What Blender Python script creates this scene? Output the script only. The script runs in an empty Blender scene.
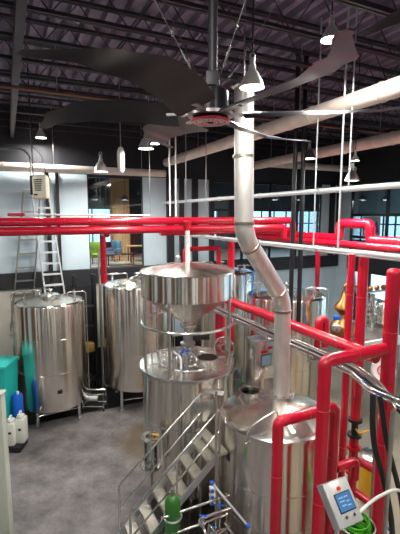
import bpy, bmesh, math, random
from mathutils import Vector, Matrix
random.seed(7)
PI = math.pi
SC = bpy.context.scene
COL = SC.collection

# ------------------------------------------------------------------ camera
EYE = Vector((0, 0, 6.1)); TH = math.atan(52/400)
cam_d = bpy.data.cameras.new('camera'); cam = bpy.data.objects.new('camera', cam_d); COL.objects.link(cam)
cam.location = EYE; cam.rotation_euler = (PI/2 - TH, 0, 0)
cam_d.sensor_fit = 'VERTICAL'; cam_d.sensor_height = 36; cam_d.lens = 36*400/534
cam_d.clip_end = 200; cam_d.clip_start = .05
SC.camera = cam

# ------------------------------------------------------------------ world + exposure
SC.view_settings.view_transform = 'Standard'; SC.view_settings.look = 'None'
SC.view_settings.gamma = 1; SC.view_settings.use_curve_mapping = False
SC.view_settings.exposure = 0.25
w = bpy.data.worlds.new('world'); SC.world = w; w.use_nodes = True
nt = w.node_tree; nt.nodes.clear()
wo = nt.nodes.new('ShaderNodeOutputWorld'); bg = nt.nodes.new('ShaderNodeBackground')
sky = nt.nodes.new('ShaderNodeTexSky'); sky.sky_type = 'HOSEK_WILKIE'; sky.turbidity = 6
sky.sun_direction = Vector((-.5, -.6, .6)).normalized()
mixw = nt.nodes.new('ShaderNodeMixRGB'); mixw.inputs[0].default_value = .65; mixw.inputs[2].default_value = (.75, .88, 1, 1)
nt.links.new(sky.outputs[0], mixw.inputs[1]); nt.links.new(mixw.outputs[0], bg.inputs[0])
bg.inputs[1].default_value = 3.6
nt.links.new(bg.outputs[0], wo.inputs[0])
LAMP_W = 95          # each high-bay lamp
LAMP_COL = (1.0, .96, .90)

# ------------------------------------------------------------------ coordinates
CA, SA = math.cos(math.atan(.48)), math.sin(math.atan(.48))
def UV(u, v, z=0.0):            # room axes: u runs away to the left, v away to the right
    return Vector((-SA*u + CA*v, CA*u + SA*v, z))
ROT = math.atan2(SA, CA)        # z rotation that turns +X onto v
VV = UV(0, 1); UU = UV(1, 0)
def ray(px, py):
    f = Vector((0, math.cos(TH), -math.sin(TH))); up = Vector((0, math.sin(TH), math.cos(TH)))
    return f*400 + Vector((1, 0, 0))*(px-200) + up*(267-py)
def at(px, py, Y):              # the place seen at (px, py) at distance Y in front of the balcony
    r = ray(px, py); return EYE + r*(Y/r.y)

# ------------------------------------------------------------------ mesh helpers
def R3(rz=0, rx=0, ry=0):
    return Matrix.Rotation(rz, 3, 'Z') @ Matrix.Rotation(ry, 3, 'Y') @ Matrix.Rotation(rx, 3, 'X')
def round_path(pts, fr, n=6):
    pts = [Vector(p) for p in pts]
    if len(pts) < 3 or fr <= 0: return pts
    out = [pts[0]]
    for i in range(1, len(pts)-1):
        a, b, c = pts[i-1], pts[i], pts[i+1]
        d1, d2 = (a-b), (c-b); l1, l2 = d1.length, d2.length
        r = min(fr, l1*.49, l2*.49); d1.normalize(); d2.normalize()
        p, q = b + d1*r, b + d2*r
        for k in range(n+1):
            t = k/n; out.append(p*(1-t)**2 + b*2*t*(1-t) + q*t*t)
    out.append(pts[-1]); return out
class MB:
    def __init__(s): s.bm = bmesh.new()
    def box(s, c, size, rot=None, bev=0):
        c = Vector(c); h = [x/2 for x in size]; rot = rot or Matrix.Identity(3)
        vs = [s.bm.verts.new(c + rot @ Vector((sx*h[0], sy*h[1], sz*h[2]))) for sx in (-1, 1) for sy in (-1, 1) for sz in (-1, 1)]
        fs = []
        for f in ((0,1,3,2), (4,6,7,5), (0,4,5,1), (2,3,7,6), (0,2,6,4), (1,5,7,3)): fs.append(s.bm.faces.new([vs[i] for i in f]))
        if bev > 0:
            es = list({e for f in fs for e in f.edges})
            bmesh.ops.bevel(s.bm, geom=es, offset=bev, segments=2, affect='EDGES', profile=.5)
        return s
    def tube(s, pts, r, seg=10, fr=0, closed=False, n=6, caps=True):
        pts = round_path(pts, fr, n) if not closed else [Vector(p) for p in pts]
        q = [pts[0]]
        for p in pts[1:]:
            if (p-q[-1]).length > 1e-5: q.append(p)
        pts = q; N = len(pts)
        rr = r if isinstance(r, (list, tuple)) else [r]*N
        if len(rr) != N: rr = [rr[0] + (rr[-1]-rr[0])*i/(N-1) for i in range(N)]
        T = []
        for i in range(N):
            if closed: t = pts[(i+1) % N] - pts[i-1]
            elif i == 0: t = pts[1]-pts[0]
            elif i == N-1: t = pts[-1]-pts[-2]
            else: t = (pts[i+1]-pts[i]).normalized() + (pts[i]-pts[i-1]).normalized()
            T.append(t.normalized())
        nrm = T[0].orthogonal().normalized(); rings = []
        for i in range(N):
            if i: nrm = (nrm - T[i]*nrm.dot(T[i])).normalized()
            b = T[i].cross(nrm)
            rings.append([s.bm.verts.new(pts[i] + (nrm*math.cos(2*PI*k/seg) + b*math.sin(2*PI*k/seg))*rr[i]) for k in range(seg)])
        for i in range(N if closed else N-1):
            A, B = rings[i], rings[(i+1) % N]
            off = 0
            if closed and i == N-1:
                off = min(range(seg), key=lambda o: sum((A[k].co-B[(k+o) % seg].co).length for k in range(seg)))
            for k in range(seg):
                s.bm.faces.new((A[k], A[(k+1) % seg], B[(k+1+off) % seg], B[(k+off) % seg]))
        if not closed and caps:
            s.bm.faces.new(rings[0][::-1]); s.bm.faces.new(rings[-1])
        return s
    def lathe(s, prof, c=(0, 0, 0), seg=48, axis=(0, 0, 1), close=False):
        c = Vector(c); M = Vector((0, 0, 1)).rotation_difference(Vector(axis).normalized()).to_matrix()
        rings = []
        for (r, z) in prof:
            if r < 1e-6: rings.append([s.bm.verts.new(c + M @ Vector((0, 0, z)))])
            else: rings.append([s.bm.verts.new(c + M @ Vector((r*math.cos(2*PI*k/seg), r*math.sin(2*PI*k/seg), z))) for k in range(seg)])
        pairs = list(zip(rings, rings[1:]))
        if close: pairs.append((rings[-1], rings[0]))
        for A, B in pairs:
            for k in range(seg):
                k2 = (k+1) % seg
                if len(A) == 1 and len(B) == 1: continue
                if len(A) == 1: s.bm.faces.new((A[0], B[k2], B[k]))
                elif len(B) == 1: s.bm.faces.new((A[k], A[k2], B[0]))
                else: s.bm.faces.new((A[k], A[k2], B[k2], B[k]))
        return s
    def cyl(s, a, b, r, seg=20, r2=None):
        a, b = Vector(a), Vector(b); L = (b-a).length
        return s.lathe([(0, 0), (r, 0), (r2 if r2 is not None else r, L), (0, L)], a, seg, b-a)
    def ring(s, c, R, r, axis=(0, 0, 1), seg=40, ps=8):
        M = Vector((0, 0, 1)).rotation_difference(Vector(axis).normalized()).to_matrix()
        return s.tube([Vector(c) + M @ Vector((R*math.cos(2*PI*k/seg), R*math.sin(2*PI*k/seg), 0)) for k in range(seg)], r, ps, closed=True)
    def ball(s, c, r, sc=(1, 1, 1), seg=16):
        m = Matrix.Translation(Vector(c)) @ Matrix.Diagonal((r*sc[0], r*sc[1], r*sc[2], 1))
        bmesh.ops.create_uvsphere(s.bm, u_segments=seg, v_segments=seg//2+2, radius=1, matrix=m); return s
    def poly(s, pts, th):           # flat outline pts (3D), extruded by vector th
        a = [s.bm.verts.new(Vector(p)) for p in pts]; b = [s.bm.verts.new(Vector(p)+Vector(th)) for p in pts]
        s.bm.faces.new(a[::-1]); s.bm.faces.new(b); n = len(a)
        for i in range(n): s.bm.faces.new((a[i], a[(i+1) % n], b[(i+1) % n], b[i]))
        return s
    def build(s, name, mat, parent=None, origin=None):
        bmesh.ops.recalc_face_normals(s.bm, faces=s.bm.faces)
        me = bpy.data.meshes.new(name)
        if parent is not None: org = wloc(parent)
        elif origin is not None: org = Vector(origin)
        else:
            xs = [v.co for v in s.bm.verts]
            org = Vector(((min(p.x for p in xs)+max(p.x for p in xs))/2, (min(p.y for p in xs)+max(p.y for p in xs))/2, min(p.z for p in xs)))
        for v in s.bm.verts: v.co -= org
        s.bm.to_mesh(me); s.bm.free()
        me.shade_smooth(); me.set_sharp_from_angle(angle=math.radians(38))
        me.materials.append(mat)
        o = bpy.data.objects.new(name, me); COL.objects.link(o)
        if parent is not None: o.parent = parent
        else: o.location = org
        return o
def wloc(o):
    v = Vector((0, 0, 0))
    while o: v += o.location; o = o.parent
    return v
def tag(o, label=None, cat=None, group=None, kind=None):
    if label: o['label'] = label
    if cat: o['category'] = cat
    if group: o['group'] = group
    if kind: o['kind'] = kind
    return o
def thing(name, loc, label, cat, group=None):
    o = bpy.data.objects.new(name, None); COL.objects.link(o); o.location = Vector(loc); o.empty_display_size = .1
    return tag(o, label, cat, group)
def struct(name, mb, mat, parent=None):
    o = mb.build(name, mat, parent)
    if parent is None: o['kind'] = 'structure'
    return o
def copy_thing(root, loc, label=None, group=None):
    r = root.copy(); COL.objects.link(r); r.location = Vector(loc)
    if label: r['label'] = label
    if group: r['group'] = group
    def rec(src, dst):
        for ch in src.children:
            c = ch.copy(); COL.objects.link(c); c.parent = dst; rec(ch, c)
    rec(root, r); return r

# ------------------------------------------------------------------ materials
def mat(name, col, metal=0, rough=.5, aniso=0, noise=0, nscale=5, bump=0, emit=None, es=0, spec=.5, coat=0, stretch=None):
    m = bpy.data.materials.new(name); m.use_nodes = True; n = m.node_tree.nodes; L = m.node_tree.links
    b = n['Principled BSDF']; b.inputs['Base Color'].default_value = (*col, 1); b.inputs['Metallic'].default_value = metal
    b.inputs['Roughness'].default_value = rough; b.inputs['Specular IOR Level'].default_value = spec
    b.inputs['Coat Weight'].default_value = coat; b.inputs['Coat Roughness'].default_value = .1
    if aniso:
        b.inputs['Anisotropic'].default_value = aniso
        b.inputs['Anisotropic Rotation'].default_value = .25
        t = n.new('ShaderNodeTangent'); t.direction_type = 'RADIAL'; t.axis = 'Z'; L.new(t.outputs[0], b.inputs['Tangent'])
    if noise or bump:
        tc = n.new('ShaderNodeTexCoord'); mp = n.new('ShaderNodeMapping'); nz = n.new('ShaderNodeTexNoise')
        if stretch: mp.inputs['Scale'].default_value = stretch
        nz.inputs['Scale'].default_value = nscale; nz.inputs['Detail'].default_value = 5
        L.new(tc.outputs['Object'], mp.inputs[0]); L.new(mp.outputs[0], nz.inputs['Vector'])
        if noise:
            r = n.new('ShaderNodeValToRGB'); e = r.color_ramp.elements
            e[0].position = .3; e[1].position = .7
            e[0].color = (*[max(0, c*(1-noise)) for c in col], 1); e[1].color = (*[min(1, c*(1+noise)) for c in col], 1)
            L.new(nz.outputs[0], r.inputs[0]); L.new(r.outputs[0], b.inputs['Base Color'])
        if bump:
            bp = n.new('ShaderNodeBump'); bp.inputs['Strength'].default_value = bump; bp.inputs['Distance'].default_value = .01
            L.new(nz.outputs[0], bp.inputs['Height']); L.new(bp.outputs[0], b.inputs['Normal'])
    if emit: b.inputs['Emission Color'].default_value = (*emit, 1); b.inputs['Emission Strength'].default_value = es
    return m
STEEL = mat('brushed_stainless', (.80, .75, .68), 1, .19, aniso=.97, noise=.10, nscale=5, bump=.35, stretch=(1, 1, .05))
STEEL_P = mat('polished_stainless', (.72, .71, .68), 1, .22, noise=.05, nscale=6)
STEEL_TOP = mat('satin_stainless_roof', (.76, .73, .67), 1, .24, noise=.06, nscale=2)
STEEL_V = mat('vent_stainless', (.80, .77, .73), .85, .42, noise=.1, nscale=9, stretch=(1, 1, .3))
STEEL_D = mat('dull_steel', (.45, .44, .42), 1, .4, noise=.12, nscale=8)
STEEL_L = mat('light_aluminium', (.7, .72, .74), 1, .4)
RED = mat('red_pipe_jacket', (.50, .004, .026), 0, .27, noise=.12, nscale=3, coat=.3)
RED2 = mat('red_paint', (.55, .01, .02), 0, .35)
BLACK = mat('black_paint', (.012, .012, .016), 0, .4)
BLACKM = mat('black_gloss_metal', (.022, .02, .026), .4, .3, noise=.2, nscale=4)
RUBBER = mat('black_rubber', (.01, .01, .012), 0, .5)
DECK = mat('ceiling_deck', (.25, .205, .30), .2, .5, noise=.2, nscale=3)
JOIST = mat('joist_paint', (.035, .032, .042), .1, .5)
BROWN = mat('brown_sprinkler_pipe', (.18, .075, .05), .1, .5)
WALL = mat('pale_wall_panel', (.56, .69, .77), 0, .5, noise=.05, nscale=1.2)
WALLC = mat('cream_wall', (.55, .53, .46), 0, .7, noise=.12, nscale=1.5)
WARMW = mat('warm_brown_wall', (.10, .065, .045), 0, .6, noise=.2, nscale=2)
DARKW = mat('dark_wall', (.02, .022, .028), 0, .6)
DUCT = mat('pale_duct_wrap', (.78, .68, .60), 0, .5, noise=.1, nscale=4)
WHITE = mat('white_paint', (.8, .8, .78), 0, .4)
CREAM = mat('cream_plastic', (.88, .85, .68), 0, .4)
GREYP = mat('grey_pipe_paint', (.62, .66, .68), .3, .35)
TEAL = mat('teal_plastic', (.02, .50, .46), 0, .4)
BLUE = mat('blue_plastic', (.01, .12, .62), 0, .35)
GREEN = mat('green_cylinder_paint', (.03, .16, .022), 0, .35, noise=.15, nscale=6)
LIME = mat('lime_hose', (.08, .48, .02), 0, .3)
YEL = mat('yellow_plastic', (.75, .42, .01), 0, .4)
COPPER = mat('copper', (.50, .24, .09), 1, .28, noise=.15, nscale=5)
WOOD = mat('pale_wood', (.42, .24, .11), 0, .5, noise=.2, nscale=8)
OCHRE = mat('ochre_box', (.42, .27, .06), 0, .6)
CHAIRG = mat('green_fabric', (.22, .34, .03), 0, .8)
CHAIRB = mat('blue_fabric', (.05, .13, .22), 0, .8)
ORANGE = mat('tan_column_paint', (.55, .30, .14), 0, .7)
BEIGE = mat('weathered_post', (.42, .45, .38), .1, .6, noise=.25, nscale=5, stretch=(1, 1, .2))
PURPLE = mat('purple_paint', (.22, .03, .45), 0, .5)
LAMP = mat('lamp_lens', (1, 1, 1), 0, .5, emit=(1, .93, .8), es=14)
LAMPHOT = mat('lamp_led', (1, 1, 1), 0, .5, emit=(1, 1, 1), es=45)
SCREEN = mat('blue_screen', (.02, .05, .12), 0, .2, emit=(.05, .16, .32), es=.9)
SCREEN2 = mat('grey_screen', (.02, .03, .04), 0, .2, emit=(.10, .14, .17), es=.9)
HOLE = mat('dark_interior', (.01, .01, .01), .3, .3)
GRATE = mat('tread_grating', (.55, .52, .45), .8, .45, noise=.2, nscale=60)
LEAF = mat('green_tubing', (.04, .12, .03), 0, .4)
TAPFLOOR = mat('taproom_floor', (.45, .33, .24), 0, .35, noise=.1, nscale=3)

def glass_mat(name, tint=(1, 1, 1), gl=.12):
    m = bpy.data.materials.new(name); m.use_nodes = True; n = m.node_tree.nodes; L = m.node_tree.links; n.clear()
    o = n.new('ShaderNodeOutputMaterial'); t = n.new('ShaderNodeBsdfTransparent'); g = n.new('ShaderNodeBsdfGlossy'); x = n.new('ShaderNodeMixShader')
    f = n.new('ShaderNodeFresnel'); f.inputs[0].default_value = 1.45; mt = n.new('ShaderNodeMath'); mt.operation = 'ADD'; mt.inputs[1].default_value = gl*.4
    t.inputs[0].default_value = (*tint, 1); g.inputs['Roughness'].default_value = .03
    L.new(f.outputs[0], mt.inputs[0]); L.new(mt.outputs[0], x.inputs[0]); L.new(t.outputs[0], x.inputs[1]); L.new(g.outputs[0], x.inputs[2]); L.new(x.outputs[0], o.inputs[0])
    return m
GLASS = glass_mat('window_glass', (.80, .9, .95)); GLASSG = glass_mat('sight_glass', (.85, .97, .92), .3)

def floor_mat():
    m = bpy.data.materials.new('concrete_floor'); m.use_nodes = True; n = m.node_tree.nodes; L = m.node_tree.links; b = n['Principled BSDF']
    tc = n.new('ShaderNodeTexCoord')
    def nz(scale, det=6, rough=.6):
        x = n.new('ShaderNodeTexNoise'); x.inputs['Scale'].default_value = scale; x.inputs['Detail'].default_value = det; x.inputs['Roughness'].default_value = rough
        L.new(tc.outputs['Object'], x.inputs['Vector']); return x
    a = nz(1.8, 8, .7); r = n.new('ShaderNodeValToRGB'); e = r.color_ramp.elements
    e[0].position = .32; e[0].color = (.085, .08, .085, 1); e[1].position = .7; e[1].color = (.27, .25, .25, 1); L.new(a.outputs[0], r.inputs[0])
    f = nz(14, 4); mx = n.new('ShaderNodeMixRGB'); mx.blend_type = 'MULTIPLY'; mx.inputs[0].default_value = .5
    L.new(r.outputs[0], mx.inputs[1]); rf = n.new('ShaderNodeValToRGB'); rf.color_ramp.elements[0].color = (.55, .55, .55, 1); rf.color_ramp.elements[0].position = .3
    rf.color_ramp.elements[1].position = .65; L.new(f.outputs[0], rf.inputs[0]); L.new(rf.outputs[0], mx.inputs[2])
    # brown damp stain beside the kettle
    C = UV(9.75, 3.5)
    sx = n.new('ShaderNodeVectorMath'); sx.operation = 'DISTANCE'; sx.inputs[1].default_value = (C.x, C.y, 0)
    L.new(tc.outputs['Object'], sx.inputs[0]); ns = nz(1.6, 3); ad = n.new('ShaderNodeMath'); ad.operation = 'MULTIPLY_ADD'; ad.inputs[1].default_value = .7
    L.new(ns.outputs[0], ad.inputs[0]); L.new(sx.outputs['Value'], ad.inputs[2])
    mr = n.new('ShaderNodeMapRange'); mr.inputs[1].default_value = 1.25; mr.inputs[2].default_value = 1.65; mr.inputs[3].default_value = .85; mr.inputs[4].default_value = 0
    L.new(ad.outputs[0], mr.inputs[0]); m2 = n.new('ShaderNodeMixRGB'); m2.inputs[2].default_value = (.10, .07, .035, 1)
    L.new(mr.outputs[0], m2.inputs[0]); L.new(mx.outputs[0], m2.inputs[1])
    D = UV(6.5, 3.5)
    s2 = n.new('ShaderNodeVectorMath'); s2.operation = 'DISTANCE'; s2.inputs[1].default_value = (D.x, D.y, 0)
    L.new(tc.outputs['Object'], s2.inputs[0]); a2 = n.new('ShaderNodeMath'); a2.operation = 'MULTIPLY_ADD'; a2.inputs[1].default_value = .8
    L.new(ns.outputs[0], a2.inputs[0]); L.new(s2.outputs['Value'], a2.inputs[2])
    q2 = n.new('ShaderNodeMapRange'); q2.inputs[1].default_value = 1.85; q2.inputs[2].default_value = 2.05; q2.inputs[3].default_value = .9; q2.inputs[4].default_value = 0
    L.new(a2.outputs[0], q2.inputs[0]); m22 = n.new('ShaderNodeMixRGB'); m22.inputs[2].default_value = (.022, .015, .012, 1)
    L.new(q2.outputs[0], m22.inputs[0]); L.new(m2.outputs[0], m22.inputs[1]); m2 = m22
    # floor tone turns warmer and paler towards the right half of the hall
    sp = n.new('ShaderNodeSeparateXYZ'); L.new(tc.outputs['Object'], sp.inputs[0])
    ws = n.new('ShaderNodeMapRange'); ws.inputs[1].default_value = 1.2; ws.inputs[2].default_value = 2.2; ws.inputs[3].default_value = 0; ws.inputs[4].default_value = .8
    L.new(sp.outputs[0], ws.inputs[0]); m3 = n.new('ShaderNodeMixRGB'); m3.inputs[2].default_value = (.42, .37, .28, 1)
    L.new(ws.outputs[0], m3.inputs[0]); L.new(m2.outputs[0], m3.inputs[1])
    # pale hairline joint
    br = n.new('ShaderNodeTexVoronoi'); br.feature = 'DISTANCE_TO_EDGE'; br.inputs['Scale'].default_value = .28; L.new(tc.outputs['Object'], br.inputs['Vector'])
    lt = n.new('ShaderNodeMath'); lt.operation = 'LESS_THAN'; lt.inputs[1].default_value = .003; L.new(br.outputs['Distance'], lt.inputs[0])
    m4 = n.new('ShaderNodeMixRGB'); m4.inputs[2].default_value = (.22, .21, .2, 1)
    sc = n.new('ShaderNodeMath'); sc.operation = 'MULTIPLY'; sc.inputs[1].default_value = .3; L.new(lt.outputs[0], sc.inputs[0])
    L.new(sc.outputs[0], m4.inputs[0]); L.new(m3.outputs[0], m4.inputs[1]); L.new(m4.outputs[0], b.inputs['Base Color'])
    rr = n.new('ShaderNodeMapRange'); rr.inputs[3].default_value = .3; rr.inputs[4].default_value = .6; L.new(a.outputs[0], rr.inputs[0]); L.new(rr.outputs[0], b.inputs['Roughness'])
    return m
FLOOR = floor_mat()

# ================================================================== THE ROOM
UW, VW, VL, UN = 14.6, 14.4, -7.0, -5.0       # back wall, right wall, left wall, near wall
ZC = 9.6; ZT9 = 9.66
def uvbox(mb, u0, u1, v0, v1, z0, z1, bev=0):
    return mb.box(UV((u0+u1)/2, (v0+v1)/2, (z0+z1)/2), (abs(v1-v0), abs(u1-u0), z1-z0), R3(ROT), bev)

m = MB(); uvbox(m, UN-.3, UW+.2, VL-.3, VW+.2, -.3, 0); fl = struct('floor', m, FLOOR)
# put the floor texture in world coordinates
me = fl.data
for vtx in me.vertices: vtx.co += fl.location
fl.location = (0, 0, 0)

m = MB(); uvbox(m, 12.1, UW-.17, VL, 6.5, 0, .006); struct('floor_shade_strip', m, mat('tank_shade_black', (.015, .015, .018), 0, .35, noise=.3, nscale=2))  # black strip stands for the shade under and behind the back tanks
# corrugated roof deck
m = MB(); per = .30; prof = []
v = VL-.2
while v < VW+.3:
    prof += [(v, ZC), (v+.10, ZC), (v+.14, ZC+.10), (v+.26, ZC+.10)]; v += per
lo0 = [m.bm.verts.new(UV(UN-.2, a, z)) for a, z in prof]; lo1 = [m.bm.verts.new(UV(UW+.3, a, z)) for a, z in prof]
hi0 = [m.bm.verts.new(UV(UN-.2, a, z+.03)) for a, z in prof]; hi1 = [m.bm.verts.new(UV(UW+.3, a, z+.03)) for a, z in prof]
for i in range(len(prof)-1):
    m.bm.faces.new((lo0[i], lo0[i+1], lo1[i+1], lo1[i])); m.bm.faces.new((hi0[i], hi1[i], hi1[i+1], hi0[i+1]))
uvbox(m, UN-.2, UW+.3, VL-.2, VW+.3, ZC+.2, ZC+.3)
struct('ceiling', m, DECK)

# back wall: holes for the taproom windows
Z0, Z1 = 4.12, 7.5
H1, H2 = (2.61, 4.65), (7.6, 13.35)
m = MB(); uvbox(m, UW, UW+.2, VL, VW+.2, 0, 3.6)
for a, b in ((VL, H1[0]), (H1[1], H2[0]), (H2[1], VW+.2)): uvbox(m, UW, UW+.2, a, b, 3.6, Z1)
uvbox(m, UW, UW+.2, *H1, 3.6, Z0); uvbox(m, UW, UW+.2, *H2, 3.6, Z0)
struct('wall_back', m, WALL)
m = MB(); uvbox(m, UW, UW+.2, VL, VW+.2, Z1, ZC+.2); struct('wall_back_upper', m, DARKW)
m = MB(); uvbox(m, UW-.12, UW-.001, VL, VW, 3.65, 4.18); struct('trim_1', m, DARKW)
m = MB(); uvbox(m, UW-.06, UW-.001, VL, 5.2, 0, 3.6); struct('wall_back_lower', m, WALLC)
m = MB(); uvbox(m, UW-.16, UW-.061, VL, 6.5, 0, 1.25); struct('dark_band_back', m, BLACK)  # black band along the foot of the back wall
m = MB(); uvbox(m, UW-.14, UW-.061, .95, 2.7, 1.25, 3.6); struct('trim_15', m, DARKW)
# right wall: upper band of windows and a lower one
m = MB(); uvbox(m, -1, UW, VW, VW+.2, 0, 1.2); uvbox(m, 13.9, UW, VW, VW+.2, 1.2, Z1); uvbox(m, UN, 4, VW, VW+.2, 1.2, Z1); uvbox(m, UN, -1, VW, VW+.2, 0, 1.2)
struct('wall_right', m, WALL)
m = MB(); uvbox(m, UN, UW, VW, VW+.2, Z1, ZC+.2); uvbox(m, 4, 13.9, VW-.05, VW+.2, 3.6, 4.3); struct('wall_right_upper', m, DARKW)
# the walls behind and left of the balcony
m = MB(); uvbox(m, UN-.2, UN, VL-.2, VW+.2, 0, Z1); struct('wall_near', m, WARMW)
m = MB(); uvbox(m, UN-.2, UN, VL-.2, VW+.2, Z1, ZC+.2); uvbox(m, UN, UW+.2, VL-.2, VL, Z1, ZC+.2); struct('wall_near_upper', m, DARKW)
m = MB(); uvbox(m, UN, UW+.2, VL-.2, VL, 0, Z1); struct('wall_left', m, WARMW)
for i, a in enumerate((-6, -3.2, .2, 2.4, 6, 8.5, 12)):  # unseen pale strips, added to stripe the reflections in the steel
    m = MB(); uvbox(m, UN, UN+.15, a, a+(.9 if i % 2 else 1.5), 0, Z1); struct('trim_%d' % (20+i), m, WHITE if i % 2 else WALL)
for i, a in enumerate((-4, -1, 2.5, 5.5, 9, 12)):  # more unseen strips on the left wall, added for the steel to reflect
    m = MB(); uvbox(m, a, a+(.8 if i % 2 else 1.6), VL, VL+.15, 0, Z1); struct('trim_%d' % (30+i), m, WHITE if i % 2 else WALL)

# window sets: black frames, glass
def window(n, u0, u1, v0, v1, z0, z1, nv, zs, th=.07):
    along_v = abs(v1-v0) > abs(u1-u0); e = thing('window_%d' % n, UV((u0+u1)/2, (v0+v1)/2, z0), None, None); e['kind'] = 'structure'
    L0, L1 = (v0, v1) if along_v else (u0, u1)
    def bar(a, b, za, zb, d=.08):
        if along_v: uvbox(fr, u0-d/2, u0+d/2, a, b, za, zb)
        else: uvbox(fr, a, b, v0-d/2, v0+d/2, za, zb)
    fr = MB()
    for i in range(nv+1):
        c = L0 + (L1-L0)*i/nv; bar(c-th/2, c+th/2, z0, z1)
    for z in [z0+th/2] + list(zs) + [z1-th/2]: bar(L0, L1, z-th/2, z+th/2, .07)
    fr.build('window_frame', BLACK, e)
    g = MB()
    if along_v: uvbox(g, u0-.006, u0+.006, v0, v1, z0, z1)
    else: uvbox(g, u0, u1, v0-.006, v0+.006, z0, z1)
    g.build('glass', GLASS, e)
window(1, UW+.1, UW+.1, H1[0], H1[1], Z0, Z1, 1, [], .08)
window(2, UW+.1, UW+.1, H2[0], H2[1], Z0, Z1, 4, [6.3], .09)
window(3, 4, 13.9, VW+.1, VW+.1, 4.3, Z1, 5, [5.1, 6.1], .12)
window(4, 4, 13.9, VW+.1, VW+.1, 1.2, 3.6, 8, [2.4], .10)

# taproom beyond the back wall and the gallery beyond the right wall
m = MB(); uvbox(m, UW+.2, 23, -5, 22, 3.68, 3.85); uvbox(m, 2, UW+.2, VW+.2, 20, 3.68, 3.85); struct('taproom_floor', m, TAPFLOOR)['kind'] = 'structure'
m = MB(); uvbox(m, UW+.2, 23, -5, 22, 8.2, 8.4); uvbox(m, 2, UW+.2, VW+.2, 20, 8.2, 8.4); struct('taproom_ceiling', m, DARKW)
m = MB(); uvbox(m, 23, 23.2, -5, 22, 3.6, 4.5); uvbox(m, 23, 23.2, -5, 22, 6.5, 8.4)
for a in (-5, 0.2, 6.5, 12.3, 20.7): uvbox(m, 23, 23.2, a, a+1.3, 4.5, 6.5)
struct('taproom_wall_far', m, DARKW)
m = MB(); uvbox(m, 2, UW+.2, 20, 20.2, 3.6, 4.3); uvbox(m, 2, UW+.2, 20, 20.2, 6.3, 8.4); uvbox(m, UW+.2, 23, 22, 22.2, 3.6, 4.3); uvbox(m, UW+.2, 23, 22, 22.2, 6.2, 8.4); uvbox(m, UW+.2, 23, VW+.2, VW+.3, 3, 3.85); uvbox(m, UW+.2, 23, -5.2, -5, 4, 8.4)
for a in (2, 7.3, 12.4): uvbox(m, a, a+.8, 20, 20.2, 4.3, 6.3)
struct('taproom_wall_side', m, mat('taproom_grey', (.22, .32, .38), 0, .6))
window(5, 23.1, 23.1, -5, 22, 4.5, 6.5, 26, [5.5], .07)
window(7, UW+.2, 23, 22.1, 22.1, 4.3, 6.2, 9, [5.5], .09)
window(6, 2, UW+.2, 20.1, 20.1, 4.3, 6.3, 14, [4.9, 5.7], .09)

# black seam columns on the back wall
for i, (vv, wd) in enumerate(((1.28, .13), (1.60, .10), (5.70, .28), (6.18, .16), (6.75, .22), (7.5, .18), (13.9, .22), (14.3, .14))):
    m = MB(); uvbox(m, UW-.14, UW-.002, vv-wd/2, vv+wd/2, 0 if i < 2 else 4.2, Z1+.05); struct('trim_%d' % (i+2), m, BLACK)
# pale ledge/duct along the top of the back wall
t = thing('wall_duct', UV(UW-.35, 0, Z1), 'pale pink-cream horizontal duct running along the top of the back wall', 'duct')
m = MB(); m.tube([UV(UW-.35, VL+.1, Z1+.12), UV(UW-.35, 5.4, Z1+.12)], .13, 16); m.build('duct_body', DUCT, t)
for vv in (-3, 0, 3): m = MB(); m.ring(UV(UW-.35, vv, Z1+.12), .135, .012, VV, 20, 6); m.build('seam_band', DUCT, t)
for vv in (-1.5, 1.5, 4.5): m = MB(); m.tube([UV(UW-.35, vv, Z1+.24), UV(UW-.35, vv, ZT9)], .012, 6); m.build('hanger_rod', STEEL_D, t)

# ceiling ducts running away towards the back wall
def u_duct(v, z, r, u0, u1, label):
    t = thing('ceiling_duct', UV(u0, v, z-r), label, 'duct')
    m = MB(); m.tube([UV(u0, v, z), UV(u1, v, z)], r, 20); m.build('duct_body', DUCT, t)
    u = u0+1
    while u < u1: m = MB(); m.ring(UV(u, v, z), r+.004, .012, UU, 24, 6); m.build('seam_band', DUCT, t); u += 1.6
    u = u0+1.4
    while u < u1: m = MB(); m.tube([UV(u, v, z+r-.01), UV(u, v, ZT9)], .012, 6); m.build('hanger_rod', STEEL_D, t); u += 2.4
u_duct(5.45, 8.02, .15, .5, 14.2, 'thick pale cream duct slanting across the upper right, nearest of the ceiling ducts')
u_duct(8.9, 8.02, .16, 1.5, 14.3, 'pale cream duct below and behind the thickest one, upper right')
t = thing('cross_duct', UV(13.6, 8, 8.0), 'farthest pale duct running level along the top of the back windows', 'duct')
m = MB(); m.tube([UV(13.7, 9.3, 8.15), UV(13.7, VW-.05, 8.15)], .14, 16); m.build('duct_body', DUCT, t)
for vv in (10.5, 13): m = MB(); m.tube([UV(13.7, vv, 8.28), UV(13.7, vv, ZT9)], .012, 6); m.build('hanger_rod', STEEL_D, t)

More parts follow.
